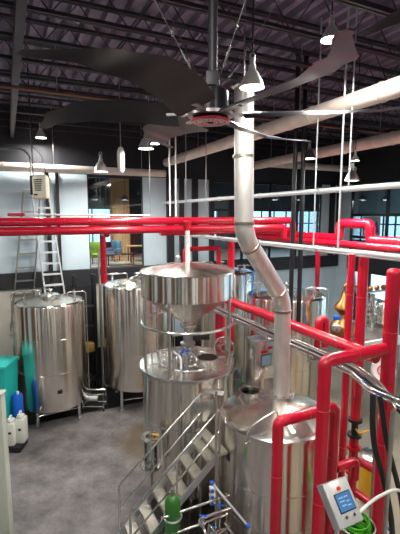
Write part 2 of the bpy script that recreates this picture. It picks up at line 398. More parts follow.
# bar joists and girders
def joist(u):
    t = thing('roof_joist', UV(u, 3.5, 8.78), 'thin open-web steel joist crossing under the dark corrugated roof', 'joist', 'open-web roof joists')
    zt, zb = 9.56, 8.82
    m = MB()
    for s in (-.035, .035): uvbox(m, u+s-.02, u+s+.02, VL, VW, zt-.05, zt)
    m.build('top_chord', JOIST, t)
    m = MB()
    for s in (-.035, .035): uvbox(m, u+s-.02, u+s+.02, VL, VW, zb, zb+.05)
    m.build('bottom_chord', JOIST, t)
    m = MB(); v = VL; k = 0; pts = []
    while v < VW: pts.append(UV(u, v, zt-.04 if k % 2 else zb+.03)); v += .55; k += 1
    m.tube(pts, .014, 6); m.build('web', JOIST, t)
for k in range(12): joist(3.2 + k*1.0 if k < 11 else 14.2)
def girder(v, label):
    m = MB(); uvbox(m, UN, UW, v-.06, v+.06, 8.80, 8.83); uvbox(m, UN, UW, v-.012, v+.012, 8.6, 8.80); uvbox(m, UN, UW, v-.06, v+.06, 8.57, 8.6)
    tag(m.build('roof_girder', JOIST), label, 'beam')
girder(.3, 'dark I-beam girder under the roof at the upper left, running away to the back')
girder(7.2, 'dark I-beam girder under the roof right of the vent stack')
# sprinkler mains
def sprinkler(u, z, label):
    t = thing('sprinkler_pipe', UV(u, 3, z-.04), label, 'pipe')
    m = MB(); m.tube([UV(u, VL, z), UV(u, VW, z)], .035, 10); m.build('main_pipe', BROWN, t)
    for vv in (-1.5, 1, 3.5, 6, 8.5, 11): m = MB(); m.tube([UV(u, vv, z+.03), UV(u, vv, ZT9)], .01, 6); m.build('hanger_rod', STEEL_D, t)
    for vv in (-.5, 2.2, 4.9, 7.6, 10.3): m = MB(); m.cyl(UV(u, vv, z-.03), UV(u, vv, z-.09), .02, 8); m.cyl(UV(u, vv, z-.09), UV(u, vv, z-.1), .045, 10); m.build('sprinkler_head', STEEL_D, t)
sprinkler(8.35, 8.40, 'rusty brown sprinkler pipe crossing below the roof joists')

# ================================================================== RED PIPEWORK
RP = .10
def band(m, p, ax, r=RP): m.ring(p, r+.002, .008, ax, 24, 6)
def redpipe(name, pts, r, label, fr=None, bands=(), group=None, caps=True):
    pts = [Vector(p) for p in pts]
    t = thing(name, (pts[0].x, pts[0].y, min(p.z for p in pts)-r*.9), label, 'pipe', group)
    m = MB(); m.tube(pts, r, 20, fr=r*1.05 if fr is None else fr, n=7); m.build('pipe_body', RED, t)
    for a, b in zip(pts, pts[1:]):
        d = b-a; l = d.length; n_ = int(l/1.5 + .4)
        for k in range(n_):
            q = a + d*((k+.5)/n_); m = MB(); m.ring(q, r+.001, .005, d, 20, 6); m.build('seam_ring', RED2, t)
    return t
# level pair from the left, at eye height
redpipe('red_pipe', [UV(9.95, -5.5, 5.942), UV(9.95, 7.95, 5.942), UV(9.95, 7.95, 5.40)], .098, 'upper of the two long level red pipes crossing the picture above the tanks', fr=.16)
redpipe('red_pipe', [UV(9.95, -5.5, 5.732), UV(9.95, 7.62, 5.732), UV(9.95, 7.62, 5.40)], .102, 'lower of the two long level red pipes crossing the picture above the tanks')
redpipe('red_pipe', [UV(11.0, 4.0, 5.60), UV(11.0, 8.6, 5.60)], .10, 'short red pipe behind and below the long level pair, above the hopper')
# pair running away on the right
redpipe('red_pipe', [UV(1.5, 8.8, 5.42), UV(7.75, 8.8, 5.42), UV(7.75, 8.8, 5.86), UV(8.85, 8.8, 5.86), UV(8.85, 8.8, 5.42), UV(13.8, 8.8, 5.42)], .132,
        'red pipe with a square upright expansion loop at right of centre', fr=.14)
redpipe('red_pipe', [UV(1.5, 8.55, 5.28), UV(13.8, 8.55, 5.28)], .10, 'straight red pipe just under the one with the square loop', group=None)
# drops behind
p = at(104, 236, 11.2)
redpipe('red_drop_pipe', [UV(10.1, 2.25, 5.62), UV(10.6, 2.25, 5.62), UV(10.6, 2.25, 4.3)], .08, 'vertical red pipe dropping behind the second tank from the left')
redpipe('red_drop_pipe', [UV(11.6, 5.05, 3.9), UV(11.6, 5.05, 5.02), UV(11.6, 6.25, 5.02), UV(11.6, 6.25, 4.2)], .075, 'small red inverted-U pipe just above the hopper top')
redpipe('red_drop_pipe', [at(231, 238, 11.4), at(231, 350, 11.4)], .10, 'vertical red pipe dropping just left of the steel vent stack')
redpipe('red_drop_pipe', [at(318, 243, 13.6), at(317, 300, 13.6)], .08, 'thin far vertical red pipe above the back tank dome')
redpipe('red_drop_pipe', [at(220, 310, 10.2), at(220, 365, 10.2)], .13, 'stubby red vertical pipe between hopper cone and control cabinet')
# descending run R
redpipe('red_pipe', [UV(4.16, 5.0, 3.93), UV(10.1, 5.0, 3.93)], .10, 'long red pipe slanting down behind the vent stack towards the right')
redpipe('red_elbow_pipe', [UV(5.65, 5.2, 3.6), UV(5.65, 5.2, 4.14), UV(5.65, 5.36, 4.14), UV(5.65, 5.36, 3.6)], .075, 'short red hooked pipe stub standing behind the slanting run', fr=.12)
# near verticals
V1 = Vector((1.69, 5.2, 0)); V1e = V1 + VV*1.14
redpipe('red_riser', [(V1.x, V1.y, 0), (V1.x, V1.y, 4.14), (V1e.x, V1e.y, 4.14)], .09, 'red riser whose top arm bends right to meet the thick riser at the edge')
VR = V1 + VV*1.25
vr_ = redpipe('red_riser', [(VR.x, VR.y, 0), (VR.x, VR.y, 5.27)], .105, 'thick tall red riser at the right edge of the picture')
m = MB(); m.lathe([(.105, 0), (.1, .03), (.08, .055), (.04, .07), (0, .075)], (VR.x, VR.y, 5.265), 24); m.build('end_cap', RED, vr_)
V2 = Vector((1.10, 5.3, 0)); V3 = V2 + VV*1.05
redpipe('red_riser', [(V2.x, V2.y, 0), (V2.x, V2.y, 3.21), (V3.x, V3.y, 3.21), (V3.x, V3.y, 0)], .08, 'red inverted-U pipe standing in front of the nearest tank')
q3 = Vector((V3.x, V3.y, 2.18))
redpipe('red_branch_pipe', [q3+VV*.08, q3+VV*.5, (q3+VV*.5)-Vector((0, 0, .3))], .07, 'short slanting red branch pipe above the tilted control box')
p4 = at(352, 254, 6.6); redpipe('red_riser', [(p4.x, p4.y, 0), (p4.x, p4.y, p4.z)], .06, 'thinnest tall red riser, left of the thicker one at right')
p5 = at(364, 254, 7.1)
redpipe('red_drop_pipe', [(p5.x, p5.y, 2.3), (p5.x, p5.y, p5.z)], .092, 'thick red drop pipe ending at a black valve, right of the thin riser')
t = thing('valve_manifold', (p5.x, p5.y, 0), 'red lower pipe with black valve and two stub branches below the thick drop pipe', 'valve')
m = MB(); m.tube([(p5.x, p5.y, 0), (p5.x, p5.y, 1.95)], .085, 18)
for z, dz in ((1.5, -.1), (.85, -.15)): m.tube([(p5.x, p5.y, z), (p5.x+.3, p5.y-.18, z+dz)], .075, 14)
m.build('manifold_pipe', RED, t)
m = MB(); m.cyl((p5.x, p5.y, 1.95), (p5.x, p5.y, 2.0), .13); m.cyl((p5.x, p5.y, 2.0), (p5.x, p5.y, 2.25), .06); m.cyl((p5.x, p5.y, 2.25), (p5.x, p5.y, 2.3), .13); m.build('valve_body', BLACK, t)
m = MB(); m.tube([(p5.x, p5.y-.05, 2.12), (p5.x, p5.y-.22, 2.12), (p5.x+.15, p5.y-.25, 2.2)], .018, 8, fr=.04); m.build('valve_lever', YEL, t)
for z_ in (1.2, 1.7): m = MB(); m.cyl((p5.x, p5.y, z_), (p5.x, p5.y, z_+.05), .13); m.build('flange', RED2, t)

# ================================================================== GREY PIPES
def gpipe(v, z, r, u0, u1, label):
    t = thing('grey_pipe', UV(u0, v, z-r), label, 'pipe')
    m = MB(); m.tube([UV(u0, v, z), UV(u1, v, z)], r, 14); m.build('pipe_body', GREYP, t)
    u = u0+1.2
    while u < u1: m = MB(); m.lathe([(r, -.03), (r+.014, -.03), (r+.014, .03), (r, .03)], UV(u, v, z), 14, UU); m.build('coupling', STEEL_L, t); u += 2.0
    return t
gpipe(5.4, 6.55, .05, .8, 14.4, 'upper thin grey pipe slanting up to the right across the picture')
gpipe(5.4, 5.46, .042, .8, 14.4, 'lower thin grey pipe slanting just below the red pipes')
gpipe(5.55, 5.39, .02, .8, 14.4, 'thinnest grey conduit under the lower grey pipe')
for px in (315, 340, 348):
    k = (px-200)/400*1.0; Y = 5.4/(CA*k+SA); pp = at(px, 200, Y)
    m = MB(); m.tube([(pp.x, pp.y, 5.5 if px != 348 else 6.58), (pp.x, pp.y, ZT9)], .014 if px != 340 else .018, 8)
    tag(m.build('hanging_rod', GREYP), {315: 'pale hanging rod left of the paired rods, right half', 340: 'left of the two bright hanging rods in front of the thick duct',
        348: 'right of the two bright hanging rods in front of the thick duct'}[px], 'rod')
for px, lab in ((150, 'leftmost thin hanger rod over the long red pipes'), (170, 'left one of the close pair of white rods beside the ceiling lamp'), (176, 'right one of the close pair of white rods beside the ceiling lamp'),
                (186, 'thin hanger rod between the white rod pair and the picture centre'), (206, 'thin hanger rod left of the vent stack')):
    Y = 9.95/(CA-SA*(px-200)/400); pp = at(px, 200, Y)
    m = MB(); m.tube([(pp.x, pp.y, 6.07), (pp.x, pp.y, ZT9)], .02 if px in (170, 176) else .011, 8)
    tag(m.build('hanging_rod', WHITE if px in (170, 176) else STEEL_D), lab, 'rod')
# steel tube bundle under the descending red run
bun = [(0, 0), (.075, .01), (.15, -.01), (.035, -.07), (.11, -.08), (.23, .0), (.19, -.075)]
cols = [STEEL_P, BLACK, STEEL_D, STEEL_P, BLUE, STEEL_P, BLACK]
t = thing('tube_bundle', UV(8.5, 4.75, 3.3), 'bundle of steel tubes and cables running under the slanting red pipe and turning right', 'pipe')
for i, (a, b) in enumerate(bun):
    P1 = UV(9.8, 4.62+a, 3.72+b); P2 = UV(4.32, 4.62+a, 3.74+b)
    P3 = at(368, 388, 5.3) + VV*a*1.2 + Vector((0, 0, b)); P4 = at(405, 402, 5.0) + UU*a*1.2 + Vector((0, 0, b*1.2))
    m = MB(); m.tube([P1, P2, P3, P4, P4 + (P4-P3)*1.5], .021 if i != 4 else .016, 10, fr=.09); m.build('tube', cols[i], t)
for u in (9.2, 7.8, 6.4, 5.2): m = MB(); uvbox(m, u-.02, u+.02, 4.58, 4.90, 3.575, 3.60); uvbox(m, u-.015, u+.015, 4.56, 4.58, 3.575, 3.9); uvbox(m, u-.015, u+.015, 4.84, 4.86, 3.575, 3.9); m.build('clamp', STEEL_P, t)

# ================================================================== TANKS
def fermenter(px, Y, py, D, zr, zb, label, handrail=True, plate=True):
    c = at(px, py, Y); X = c.x; R = D/2; base = Vector((X, Y, 0))
    t = thing('fermenter_tank', base, label, 'tank')
    f = Vector((-X, -Y, 0)).normalized(); s = Vector((-f.y, f.x, 0))       # towards the balcony, sideways
    m = MB()
    pr = [(0, zb-.16), (R*.5, zb-.12), (R*.85, zb-.03), (R-.02, zb+.03), (R, zb+.08), (R, zr-.07), (R-.015, zr-.02), (R-.07, zr+.01)]
    m.lathe(pr, base, 72); m.build('shell', STEEL, t)
    m = MB(); m.lathe([(R-.07, zr+.01), (R*.7, zr+.05), (R*.4, zr+.085), (.01, zr+.11)], base, 72); m.build('domed_top', STEEL_TOP, t)
    for z in (zb+(zr-zb)*.36, zb+(zr-zb)*.68): m = MB(); m.lathe([(R-.002, z-.012), (R+.004, z-.006), (R+.004, z+.006), (R-.002, z+.012)], base, 72); m.build('weld_band', STEEL_P, t)
    for k in range(4):
        a = PI/4 + k*PI/2 + .15; d = f*math.cos(a)+s*math.sin(a); q = base + d*(R-.15)
        m = MB(); m.cyl(q+Vector((0, 0, .03)), q+Vector((0, 0, zb+.1)), .055, 16); lg = m.build('leg', STEEL_P, t)
        m = MB(); m.lathe([(0, 0), (.09, 0), (.09, .02), (.04, .05), (0, .05)], q, 16); m.build('foot', STEEL_D, lg)
    m = MB(); qs = [base + (f*math.cos(PI/4+k*PI/2+.15)+s*math.sin(PI/4+k*PI/2+.15))*(R-.15) + Vector((0, 0, .32)) for k in range(4)]
    for k in range(4): m.tube([qs[k], qs[(k+1) % 4]], .022, 8)
    m.build('crossbar', STEEL_P, t)
    mc = base + f*.05 + Vector((0, 0, zr+.08))
    m = MB(); m.lathe([(.24, -.03), (.24, .06), (.27, .06), (.27, .09), (.22, .12), (.1, .16), (0, .17)], mc, 32); mw = m.build('manway', STEEL_P, t)
    m = MB(); m.ring(mc+Vector((0, 0, .24)), .1, .012); m.cyl(mc+Vector((0, 0, .15)), mc+Vector((0, 0, .25)), .014, 8); m.build('handwheel', STEEL_P, mw)
    if handrail:
        for sg in (-1, 1):
            q = base + s*sg*(R*.72) + Vector((0, 0, zr+.03)); m = MB()
            m.tube([q+f*.28, q+f*.28+Vector((0, 0, .2)), q-f*.28+Vector((0, 0, .2)), q-f*.28], .016, 8, fr=.06); m.build('lifting_handle', STEEL_P, t)
    m = MB(); a = base + s*(-R*.62)+f*(-R*.2)+Vector((0, 0, zr))
    m.tube([base+s*-.3*R+Vector((0, 0, zr+.15)), base+s*-.3*R+Vector((0, 0, zr+.32)), base+s*-(R+.06)+Vector((0, 0, zr+.3)), base+s*-(R+.06)+Vector((0, 0, .5)), base+s*-(R*.5)+Vector((0, 0, .45))], .022, 10, fr=.12)
    m.build('spray_pipe', STEEL_P, t)
    m = MB(); m.tube([base+s*(R+.05)+Vector((0, 0, zb)), base+s*(R+.05)+Vector((0, 0, zr+.2)), base+s*(R*.5)+Vector((0, 0, zr+.2)), base+s*(R*.5)+Vector((0, 0, zr+.1))], .016, 10, fr=.1); m.build('vent_pipe', STEEL_P, t)
    if plate:
        q = base+f*(R+.004)+s*(.15*R)+Vector((0, 0, zb+(zr-zb)*.2)); rz = math.atan2(s.y, s.x)
        m = MB(); m.box(q, (.13, .012, .1), R3(rz), .003); m.build('name_plate', BLACK, t)
        q = base+f*(R)*.9+s*(-.43*R)+Vector((0, 0, zb+.12)); d = (q-base); d.z = 0; d.normalize()
        m = MB(); m.cyl(q, q+d*.08, .03, 12); m.lathe([(.03, 0), (.055, 0), (.055, .02), (.03, .02)], q+d*.06, 16, d); m.build('sample_valve', STEEL_P, t)
    return base, f, s
B1 = fermenter(50, 11.7, 300, 1.97, 3.59, .48, 'steel fermenter tank at far left with the ladder behind it')
fermenter(138, 12.8, 283, 2.24, 3.92, .66, 'steel fermenter tank second from left, partly behind the hopper', plate=False)
fermenter(222, 14.2, 270, 2.2, 4.12, .8, 'farthest steel tank, its dome just showing left of the vent stack', plate=False)
fermenter(286, 11.6, 287, 2.28, 3.80, .75, 'steel tank with cream-lit dome right behind the vent stack', plate=False)

# ---- kettle
KC = Vector((at(188, 360, 8.3).x, 8.3, 0)); KR = .975; KZ = 2.95
t = thing('brew_kettle', KC, 'wide steel kettle with an open round manway, standing under the hopper', 'kettle')
fk = Vector((-KC.x, -KC.y, 0)).normalized(); sk = Vector((-fk.y, fk.x, 0))
m = MB(); m.lathe([(0, .35), (KR*.8, .38), (KR, .46), (KR, KZ-.05)], KC, 80); m.build('shell', STEEL, t)
m = MB(); m.lathe([(KR-.02, KZ-.06), (KR+.06, KZ-.05), (KR+.065, KZ-.02), (KR+.06, KZ+.012), (KR-.12, KZ+.02)], KC, 80); m.build('rim_flange', STEEL_P, t)
m = MB(); m.lathe([(KR-.12, KZ+.02), (KR*.5, KZ+.05), (.02, KZ+.08)], KC, 80); m.build('roof', STEEL_TOP, t)
for z in (1.1, 1.9):
    m = MB(); m.lathe([(KR, z-.015), (KR+.006, z), (KR, z+.015)], KC, 80); m.build('weld_band', STEEL_P, t)
for k in range(4):
    a = PI/4+k*PI/2; q = KC + Vector((math.cos(a), math.sin(a), 0))*(KR-.15)
    m = MB(); m.cyl(q, q+Vector((0, 0, .5)), .06, 14); m.build('leg', STEEL_P, t)
mw = at(207.5, 359, 8.12); mw.z = KZ+.06
m = MB(); m.lathe([(.235, -.06), (.235, .10), (.25, .12), (.215, .12), (.21, .0)], mw, 36); m.build('manway_ring', STEEL_P, t)
m = MB(); m.lathe([(0, .105), (.213, .105)], mw, 36); m.build('manway_opening', HOLE, t)  # dark disc stands for the shade inside the kettle
lc = at(224, 348, 8.75); lax = Vector((-.45, -1, .15)).normalized()
m = MB(); m.ring(lc, .24, .018, lax, 36, 8); m.ring(lc, .08, .012, lax, 20, 6)
o = MB(); lidr = m.build('manway_lid', STEEL_P, t)
o.lathe([(0, -.008), (.235, -.008), (.235, .008), (0, .008)], lc, 36, lax); o.build('lid_glass', GLASSG, lidr)
o = MB(); o.tube([lc+Vector((-.05, 0, -.22)), mw+Vector((.15, .18, .1))], .015, 8); o.build('lid_hinge', STEEL_P, lidr)
# arched tubes and blue valve handles on the roof
for i, (ax, ay, bx, by) in enumerate(((172, 352, 181, 372), (177, 350, 187, 373), (183, 349, 176, 366))):
    a = at(ax, ay, 8.2); b = at(bx, by, 7.75); a.z = KZ+.1; b.z = KZ+.06
    m = MB(); m.tube([a, a+Vector((0, 0, .2)), b+Vector((0, 0, .25)), b], .022, 10, fr=.12); m.build('roof_tube', STEEL_P if i else WHITE, t)
for rr_, zz_ in ((.62, .047), (.36, .062)):
    m = MB(); m.ring(KC+Vector((0, 0, KZ+zz_)), rr_, .014, seg=56); m.build('roof_ring', STEEL_P, t)
for k in range(6):
    a = k*PI/3+.3; m = MB(); m.tube([KC+Vector((.36*math.cos(a), .36*math.sin(a), KZ+.07)), KC+Vector((.86*math.cos(a), .86*math.sin(a), KZ+.035))], .011, 6); m.build('roof_rib', STEEL_P, t)
for i, (xa, ya, xb, yb) in enumerate(((160, 365, 170, 345), (190, 352, 197, 342), (164, 352, 172, 363), (197, 372, 190, 358))):
    a = at(xa, ya, 8.0); b = at(xb, yb, 8.4); a.z = KZ+.04; b.z = KZ+.06
    m = MB(); m.tube([a, a+Vector((0, 0, .14)), b+Vector((0, 0, .16)), b], .018, 10, fr=.08); m.build('roof_pipe', STEEL_P, t)
    m = MB(); m.lathe([(0, 0), (.05, 0), (.05, .03), (0, .03)], a, 16); m.build('pipe_ferrule', STEEL_P, t)
for px, py in ((175, 352), (181, 354), (187, 351), (183, 349)):
    c = at(px, py, 8.1); m = MB(); m.box(c, (.11, .03, .025), R3(.4+px*.3)); m.cyl(c-Vector((0, 0, .12)), c, .016, 8); m.build('valve_handle', BLUE, t)
m = MB(); c = at(173, 372, 7.45); m.cyl((c.x, c.y, KZ), (c.x, c.y, KZ+.55), .014, 8); m.ball((c.x, c.y, KZ+.02), .035); m.build('dip_rod', STEEL_P, t)
m = MB(); c = at(152, 356, 8.2); d = at(166, 352, 8.4); m.tube([(c.x, c.y, KZ+.03), (c.x, c.y, KZ+.25), (d.x, d.y, KZ+.25), (d.x, d.y, KZ+.08)], .017, 8, fr=.06); m.build('lifting_handle', STEEL_P, t)
m = MB(); c = at(192, 340, 8.6); m.lathe([(.1, 0), (.1, .1), (.16, .11), (.16, .14), (.05, .18), (.05, .3), (0, .3)], (c.x, c.y, KZ+.08), 24); m.build('inlet_flange', STEEL_P, t)
for i in range(8):      # rim clamps
    a = -PI/2 + (i-3.5)*.32; q = KC+Vector((math.cos(a), math.sin(a), 0))*(KR+.05)+Vector((0, 0, KZ-.04))
    m = MB(); m.box(q, (.03, .05, .09), R3(a)); m.ball(q+Vector((0, 0, -.06)), .018, seg=8); m.build('rim_clamp', STEEL_P, t)
m = MB(); q = KC+fk*(KR+.01)+sk*.32+Vector((0, 0, 2.35)); m.box(q, (.5, .14, .42), R3(math.atan2(sk.y, sk.x)), .03); m.build('heat_shield', STEEL_P, t)
m = MB()
for k, o_ in enumerate((-.15, .05, .2)):
    q = KC+fk*(KR+.06)+sk*o_; m.tube([q+Vector((0, 0, 2.6)), q+Vector((0, 0, 1.1)), q+fk*.2+Vector((0, 0, .9)), q+fk*.2+Vector((0, 0, .4))], .016, 8, fr=.08)
m.build('side_pipe', STEEL_P, t)

# ---- hopper above the kettle
HR = .975; ZT, ZB, ZP = 4.95, 4.45, 3.79
HC = Vector((KC.x, KC.y, 0))
t = thing('grist_hopper', HC+Vector((0, 0, KZ+.02)), 'large steel hopper with a flat cone lid and a pointed bottom above the kettle', 'hopper')
m = MB(); m.lathe([(HR, ZB), (HR, ZT), (HR-.02, ZT+.01)], HC, 80); m.build('band_wall', STEEL, t)
m = MB(); m.lathe([(HR+.015, ZT-.01), (HR+.02, ZT+.005), (HR, ZT+.02), (.5, ZT+.09), (.06, ZT+.17), (0, ZT+.17)], HC, 80); m.build('cone_lid', STEEL_TOP, t)
m = MB(); m.lathe([(HR+.012, ZB+.015), (HR+.012, ZB-.01), (HR-.02, ZB-.02), (.1, ZP+.04), (.1, ZP)], HC, 80); m.build('cone_bottom', STEEL, t)
m = MB(); m.box((HC.x, HC.y, ZP-.02), (.30, .24, .06), R3(.2), .006); m.cyl((HC.x, HC.y, ZP-.05), (HC.x, HC.y, ZP-.16), .08); m.build('slide_gate', STEEL_P, t)
m = MB(); m.lathe([(.07, 0), (.1, -.03), (.1, -.22), (.16, -.24), (.16, -.28), (.06, -.3), (.06, -.38), (0, -.38)], (HC.x, HC.y, ZP-.16), 28); m.build('outlet_mixer', STEEL_D, t)
m = MB(); q = Vector((HC.x+.16, HC.y, ZP-.26)); m.cyl(q, q+Vector((.3, -.05, 0)), .07); m.build('mixer_motor', BLACK, t)
for px, ang in ((0, 205), (1, 250), (2, 335), (3, 70), (4, 140)):
    a = math.radians(ang); q = HC + Vector((math.cos(a), math.sin(a), 0))*(HR-.03)
    m = MB(); m.cyl((q.x, q.y, KZ+.02), (q.x, q.y, ZB+.01), .03, 12); m.build('leg', STEEL_P, t)
m = MB(); m.ring((HC.x, HC.y, 3.87), .97, .032, seg=64); m.build('guard_ring', STEEL_P, t)
m = MB()
for a_ in (20, 80, 140): 
    a = math.radians(a_); m.tube([HC+Vector((.2*math.cos(a), .2*math.sin(a), ZT+.17)), HC+Vector((.93*math.cos(a), .93*math.sin(a), ZT+.04))], .012, 6)
m.build('lid_strap', STEEL_P, t)
m = MB(); m.tube([at(176, 262, 8.1), at(176, 257, 8.1), at(180, 256, 8.1), at(180, 261, 8.1)], .014, 6, fr=.03); m.build('lid_handle', STEEL_P, t)
m = MB(); m.cyl((HC.x, HC.y, ZT+.16), (HC.x, HC.y, 5.78), .05, 20); m.build('feed_tube', WHITE, t)
m = MB(); m.lathe([(.05, 0), (.06, .04), (.1, .16), (.1, .19), (.04, .2), (0, .2)], (HC.x-.02, HC.y, 5.78), 24); m.build('feed_funnel', RED2, t)

# ---- nearest tank
FC = Vector((at(275, 415, 6.9).x, 6.9, 0)); FR = .97; FZ = 2.53
ff = Vector((-FC.x, -FC.y, 0)).normalized(); fs = Vector((-ff.y, ff.x, 0))
t = thing('whirlpool_tank', FC, 'nearest steel tank, with the vent stack rising out of its coned lid', 'tank')
m = MB(); m.lathe([(0, .3), (FR*.8, .33), (FR, .42), (FR, FZ-.05)], FC, 96); m.build('shell', STEEL, t)
m = MB(); m.lathe([(FR-.01, FZ-.07), (FR+.02, FZ-.05), (FR+.018, FZ-.01), (FR-.02, FZ+.015), (FR-.09, FZ+.035)], FC, 96); m.build('rim', STEEL_P, t)
m = MB(); m.lathe([(FR-.09, FZ+.035), (.5, FZ+.15), (.16, FZ+.23), (0, FZ+.23)], FC, 96); m.build('lid', STEEL_TOP, t)
for z in (.9, 1.55): m = MB(); m.lathe([(FR-.001, z-.012), (FR+.005, z-.004), (FR+.005, z+.004), (FR-.001, z+.012)], FC, 96); m.build('weld_band', STEEL_P, t)
for k in range(4):
    a = PI/4+k*PI/2; q = FC + Vector((math.cos(a), math.sin(a), 0))*(FR-.15); m = MB(); m.cyl(q, q+Vector((0, 0, .5)), .06, 14); m.build('leg', STEEL_P, t)
mh = at(250, 388, 7.25); 
m = MB(); m.lathe([(.19, -.12), (.19, .03), (.22, .03), (.22, .06), (.17, .06), (.16, .0)], (mh.x, mh.y, FZ+.2), 32); m.lathe([(0, -.02), (.17, -.02)], (mh.x, mh.y, FZ+.2), 32); m.build('hatch_ring', STEEL_P, t)
m = MB(); m.lathe([(0, .04), (.19, .04), (.19, .055), (0, .055)], (mh.x, mh.y, FZ+.2), 32); m.build('hatch_glass', GLASSG, t)
a = at(244, 441, 6.1); a.z = FZ-.1; b = at(272, 412, 6.25)
q0 = FC+ff*(FR+.03)+fs*(-.42); 
q0 = at(245, 440, 6.05)
m = MB(); m.tube([(.76, 6.09, FZ-.12), (.76, 6.09, FZ+.14), (1.30, 6.35, FZ+.33), (1.33, 6.38, FZ+.08)], .015, 10, fr=.2); m.ball((.76, 6.09, FZ-.13), .035, seg=10); m.build('grab_rail', STEEL_P, t)
th_ = math.radians(232); pq = FC + Vector((math.cos(th_), math.sin(th_), 0))*(FR+.006); pq.z = 1.9
pq = FC + (ff*math.cos(-.95)+fs*math.sin(-.95))*(FR+.006); pq.z = 1.93
m = MB(); m.box(pq, (.12, .012, .15), R3(math.atan2((pq-FC).y, (pq-FC).x)+PI/2), .003); m.build('name_plate', BLACK, t)
m = MB(); q = FC+(ff*math.cos(-1.25)+fs*math.sin(-1.25))*(FR+.07)
m.tube([(q.x, q.y, .6), (q.x, q.y, FZ+.1)], .022, 10)
for z in (.9, 1.4, 1.9): m.lathe([(.022, -.03), (.045, -.03), (.045, .03), (.022, .03)], (q.x, q.y, z), 14)
m.build('side_pipe', STEEL_P, t)

# ---- vent stack
SX = Vector((at(244, 235, 6.3).x, 6.3, 0)); SB = Vector((at(281.5, 390, 7.12).x, 7.12, 0))
t = thing('vent_stack', (SB.x, SB.y, FZ+.2), 'thick stainless vent stack with two bends rising from the nearest tank', 'pipe')
zt_ = at(244, 88, 6.3).z
P = [Vector((SX.x-.03, SX.y, zt_)), Vector((SX.x, SX.y, at(245, 236, 6.3).z)), Vector((SB.x-.02, SB.y, at(279, 299, 7.12).z)), Vector((SB.x, SB.y, FZ+.19))]
m = MB(); m.tube(P, .15, 28, fr=.22, n=4); m.build('pipe_body', STEEL_V, t)
m = MB()
CLAMPM = mat('heat_tinted_clamp', (.42, .36, .28), 1, .35)
for q, ax in ((P[1]+Vector((0, 0, .2)), (0, 0, 1)), (P[1]+(P[2]-P[1]).normalized()*.24, P[2]-P[1]), (P[2]+(P[1]-P[2]).normalized()*.24, P[2]-P[1]), (P[2]-Vector((0, 0, .22)), (0, 0, 1)), (P[0]-Vector((0, 0, 1.0)), (0, 0, 1))):
    m = MB(); m.lathe([(.148, -.025), (.162, -.02), (.162, .02), (.148, .025)], q, 28, ax); m.build('clamp_band', CLAMPM, t)
m = MB(); m.lathe([(.15, -.05), (.17, -.05), (.17, 0), (.23, 0), (.23, .05), (.15, .05)], (SB.x, SB.y, FZ+.21), 32)
for k in range(8): m.cyl((SB.x+.185*math.cos(k*PI/4), SB.y+.185*math.sin(k*PI/4), FZ+.19), (SB.x+.185*math.cos(k*PI/4), SB.y+.185*math.sin(k*PI/4), FZ+.28), .014, 8)
m.build('base_flange', STEEL_P, t)
m = MB(); m.lathe([(.15, 0), (.19, .02), (.19, .05), (.03, .16), (0, .16)], (P[0].x, P[0].y, zt_-.01), 28); m.build('rain_cap', STEEL_P, t)
m = MB(); m.tube([(P[0].x, P[0].y, zt_+.14), (P[0].x, P[0].y, ZT9)], .012, 6); m.build('hanger_rod', STEEL_D, t)

# ---- control cabinet behind the stack
t = thing('control_cabinet', at(262, 378, 8.3), 'steel control cabinet with a dark screen and red lettering, left of the vent stack', 'control panel')
c = at(262, 358, 8.25); M = R3(ROT+.0)
nrm = M @ Vector((0, -1, 0)); e1 = M @ Vector((1, 0, 0))
m = MB(); m.box(c, (.52, .28, .86), M, .012); m.build('cabinet_body', STEEL_P, t)
m = MB(); m.box(c+Vector((0, 0, .45)), (.56, .34, .04), M, .01); m.build('rain_hood', STEEL_L, t)
m = MB(); m.box(c+nrm*.142, (.46, .012, .78), M, .004); m.build('cabinet_door', STEEL_P, t)
m = MB(); m.box(c+nrm*.15+e1*.0+Vector((0, 0, .0)), (.27, .014, .26), M, .004); sc_ = m.build('screen_bezel', BLACK, t)
m = MB(); m.box(c+nrm*.158, (.23, .004, .22), M); m.build('screen', SCREEN2, sc_)
m = MB(); m.box(c+nrm*.151-e1*.05+Vector((0, 0, .19)), (.16, .008, .05), M); m.box(c+nrm*.151+e1*.10+Vector((0, 0, .26)), (.12, .008, .06), M); m.build('red_lettering', RED2, t)
m = MB()
for dx in (-.1, .02): m.cyl(c+nrm*.145+e1*dx+Vector((0, 0, -.2)), c+nrm*.18+e1*dx+Vector((0, 0, -.2)), .02, 12)
m.build('knob', WHITE, t)
m = MB(); m.box((c.x, c.y, (c.z-.43)/2), (.08, .08, c.z-.43), M); m.box((c.x, c.y, .01), (.4, .4, .02), M); m.build('stand', STEEL_P, t)

# ---- tilted control box near right
P0 = at(333, 483, 4.1); tau = math.radians(50)
e1 = VV.copy(); e2 = (-UU*math.cos(tau) + Vector((0, 0, -1))*math.sin(tau)).normalized(); en = e1.cross(e2).normalized()
if en.z < 0: en = -en
Mx = Matrix((e1, e2, en)).transposed()
bc = P0 + e2*.20 - en*.06 + e1*.03
t = thing('control_box', (bc.x, bc.y, 0), 'tilted steel control box with a blue screen and red button, bottom right', 'control panel')
m = MB(); m.box(bc, (.34, .44, .12), Mx, .008); m.build('box_body', STEEL_L, t)
fc = bc+en*.062
m = MB(); m.box(fc, (.33, .425, .008), Mx, .003); m.build('face_plate', mat('satin_aluminium_face', (.72, .72, .72), .4, .35), t)
m = MB(); m.box(fc+e1*.02-e2*.0+en*.005, (.225, .19, .01), Mx, .003); bz = m.build('screen_bezel', BLACK, t)
m = MB(); m.box(fc+e1*.02+en*.0112, (.20, .166, .003), Mx); sc_ = m.build('screen', SCREEN, bz)
m = MB()
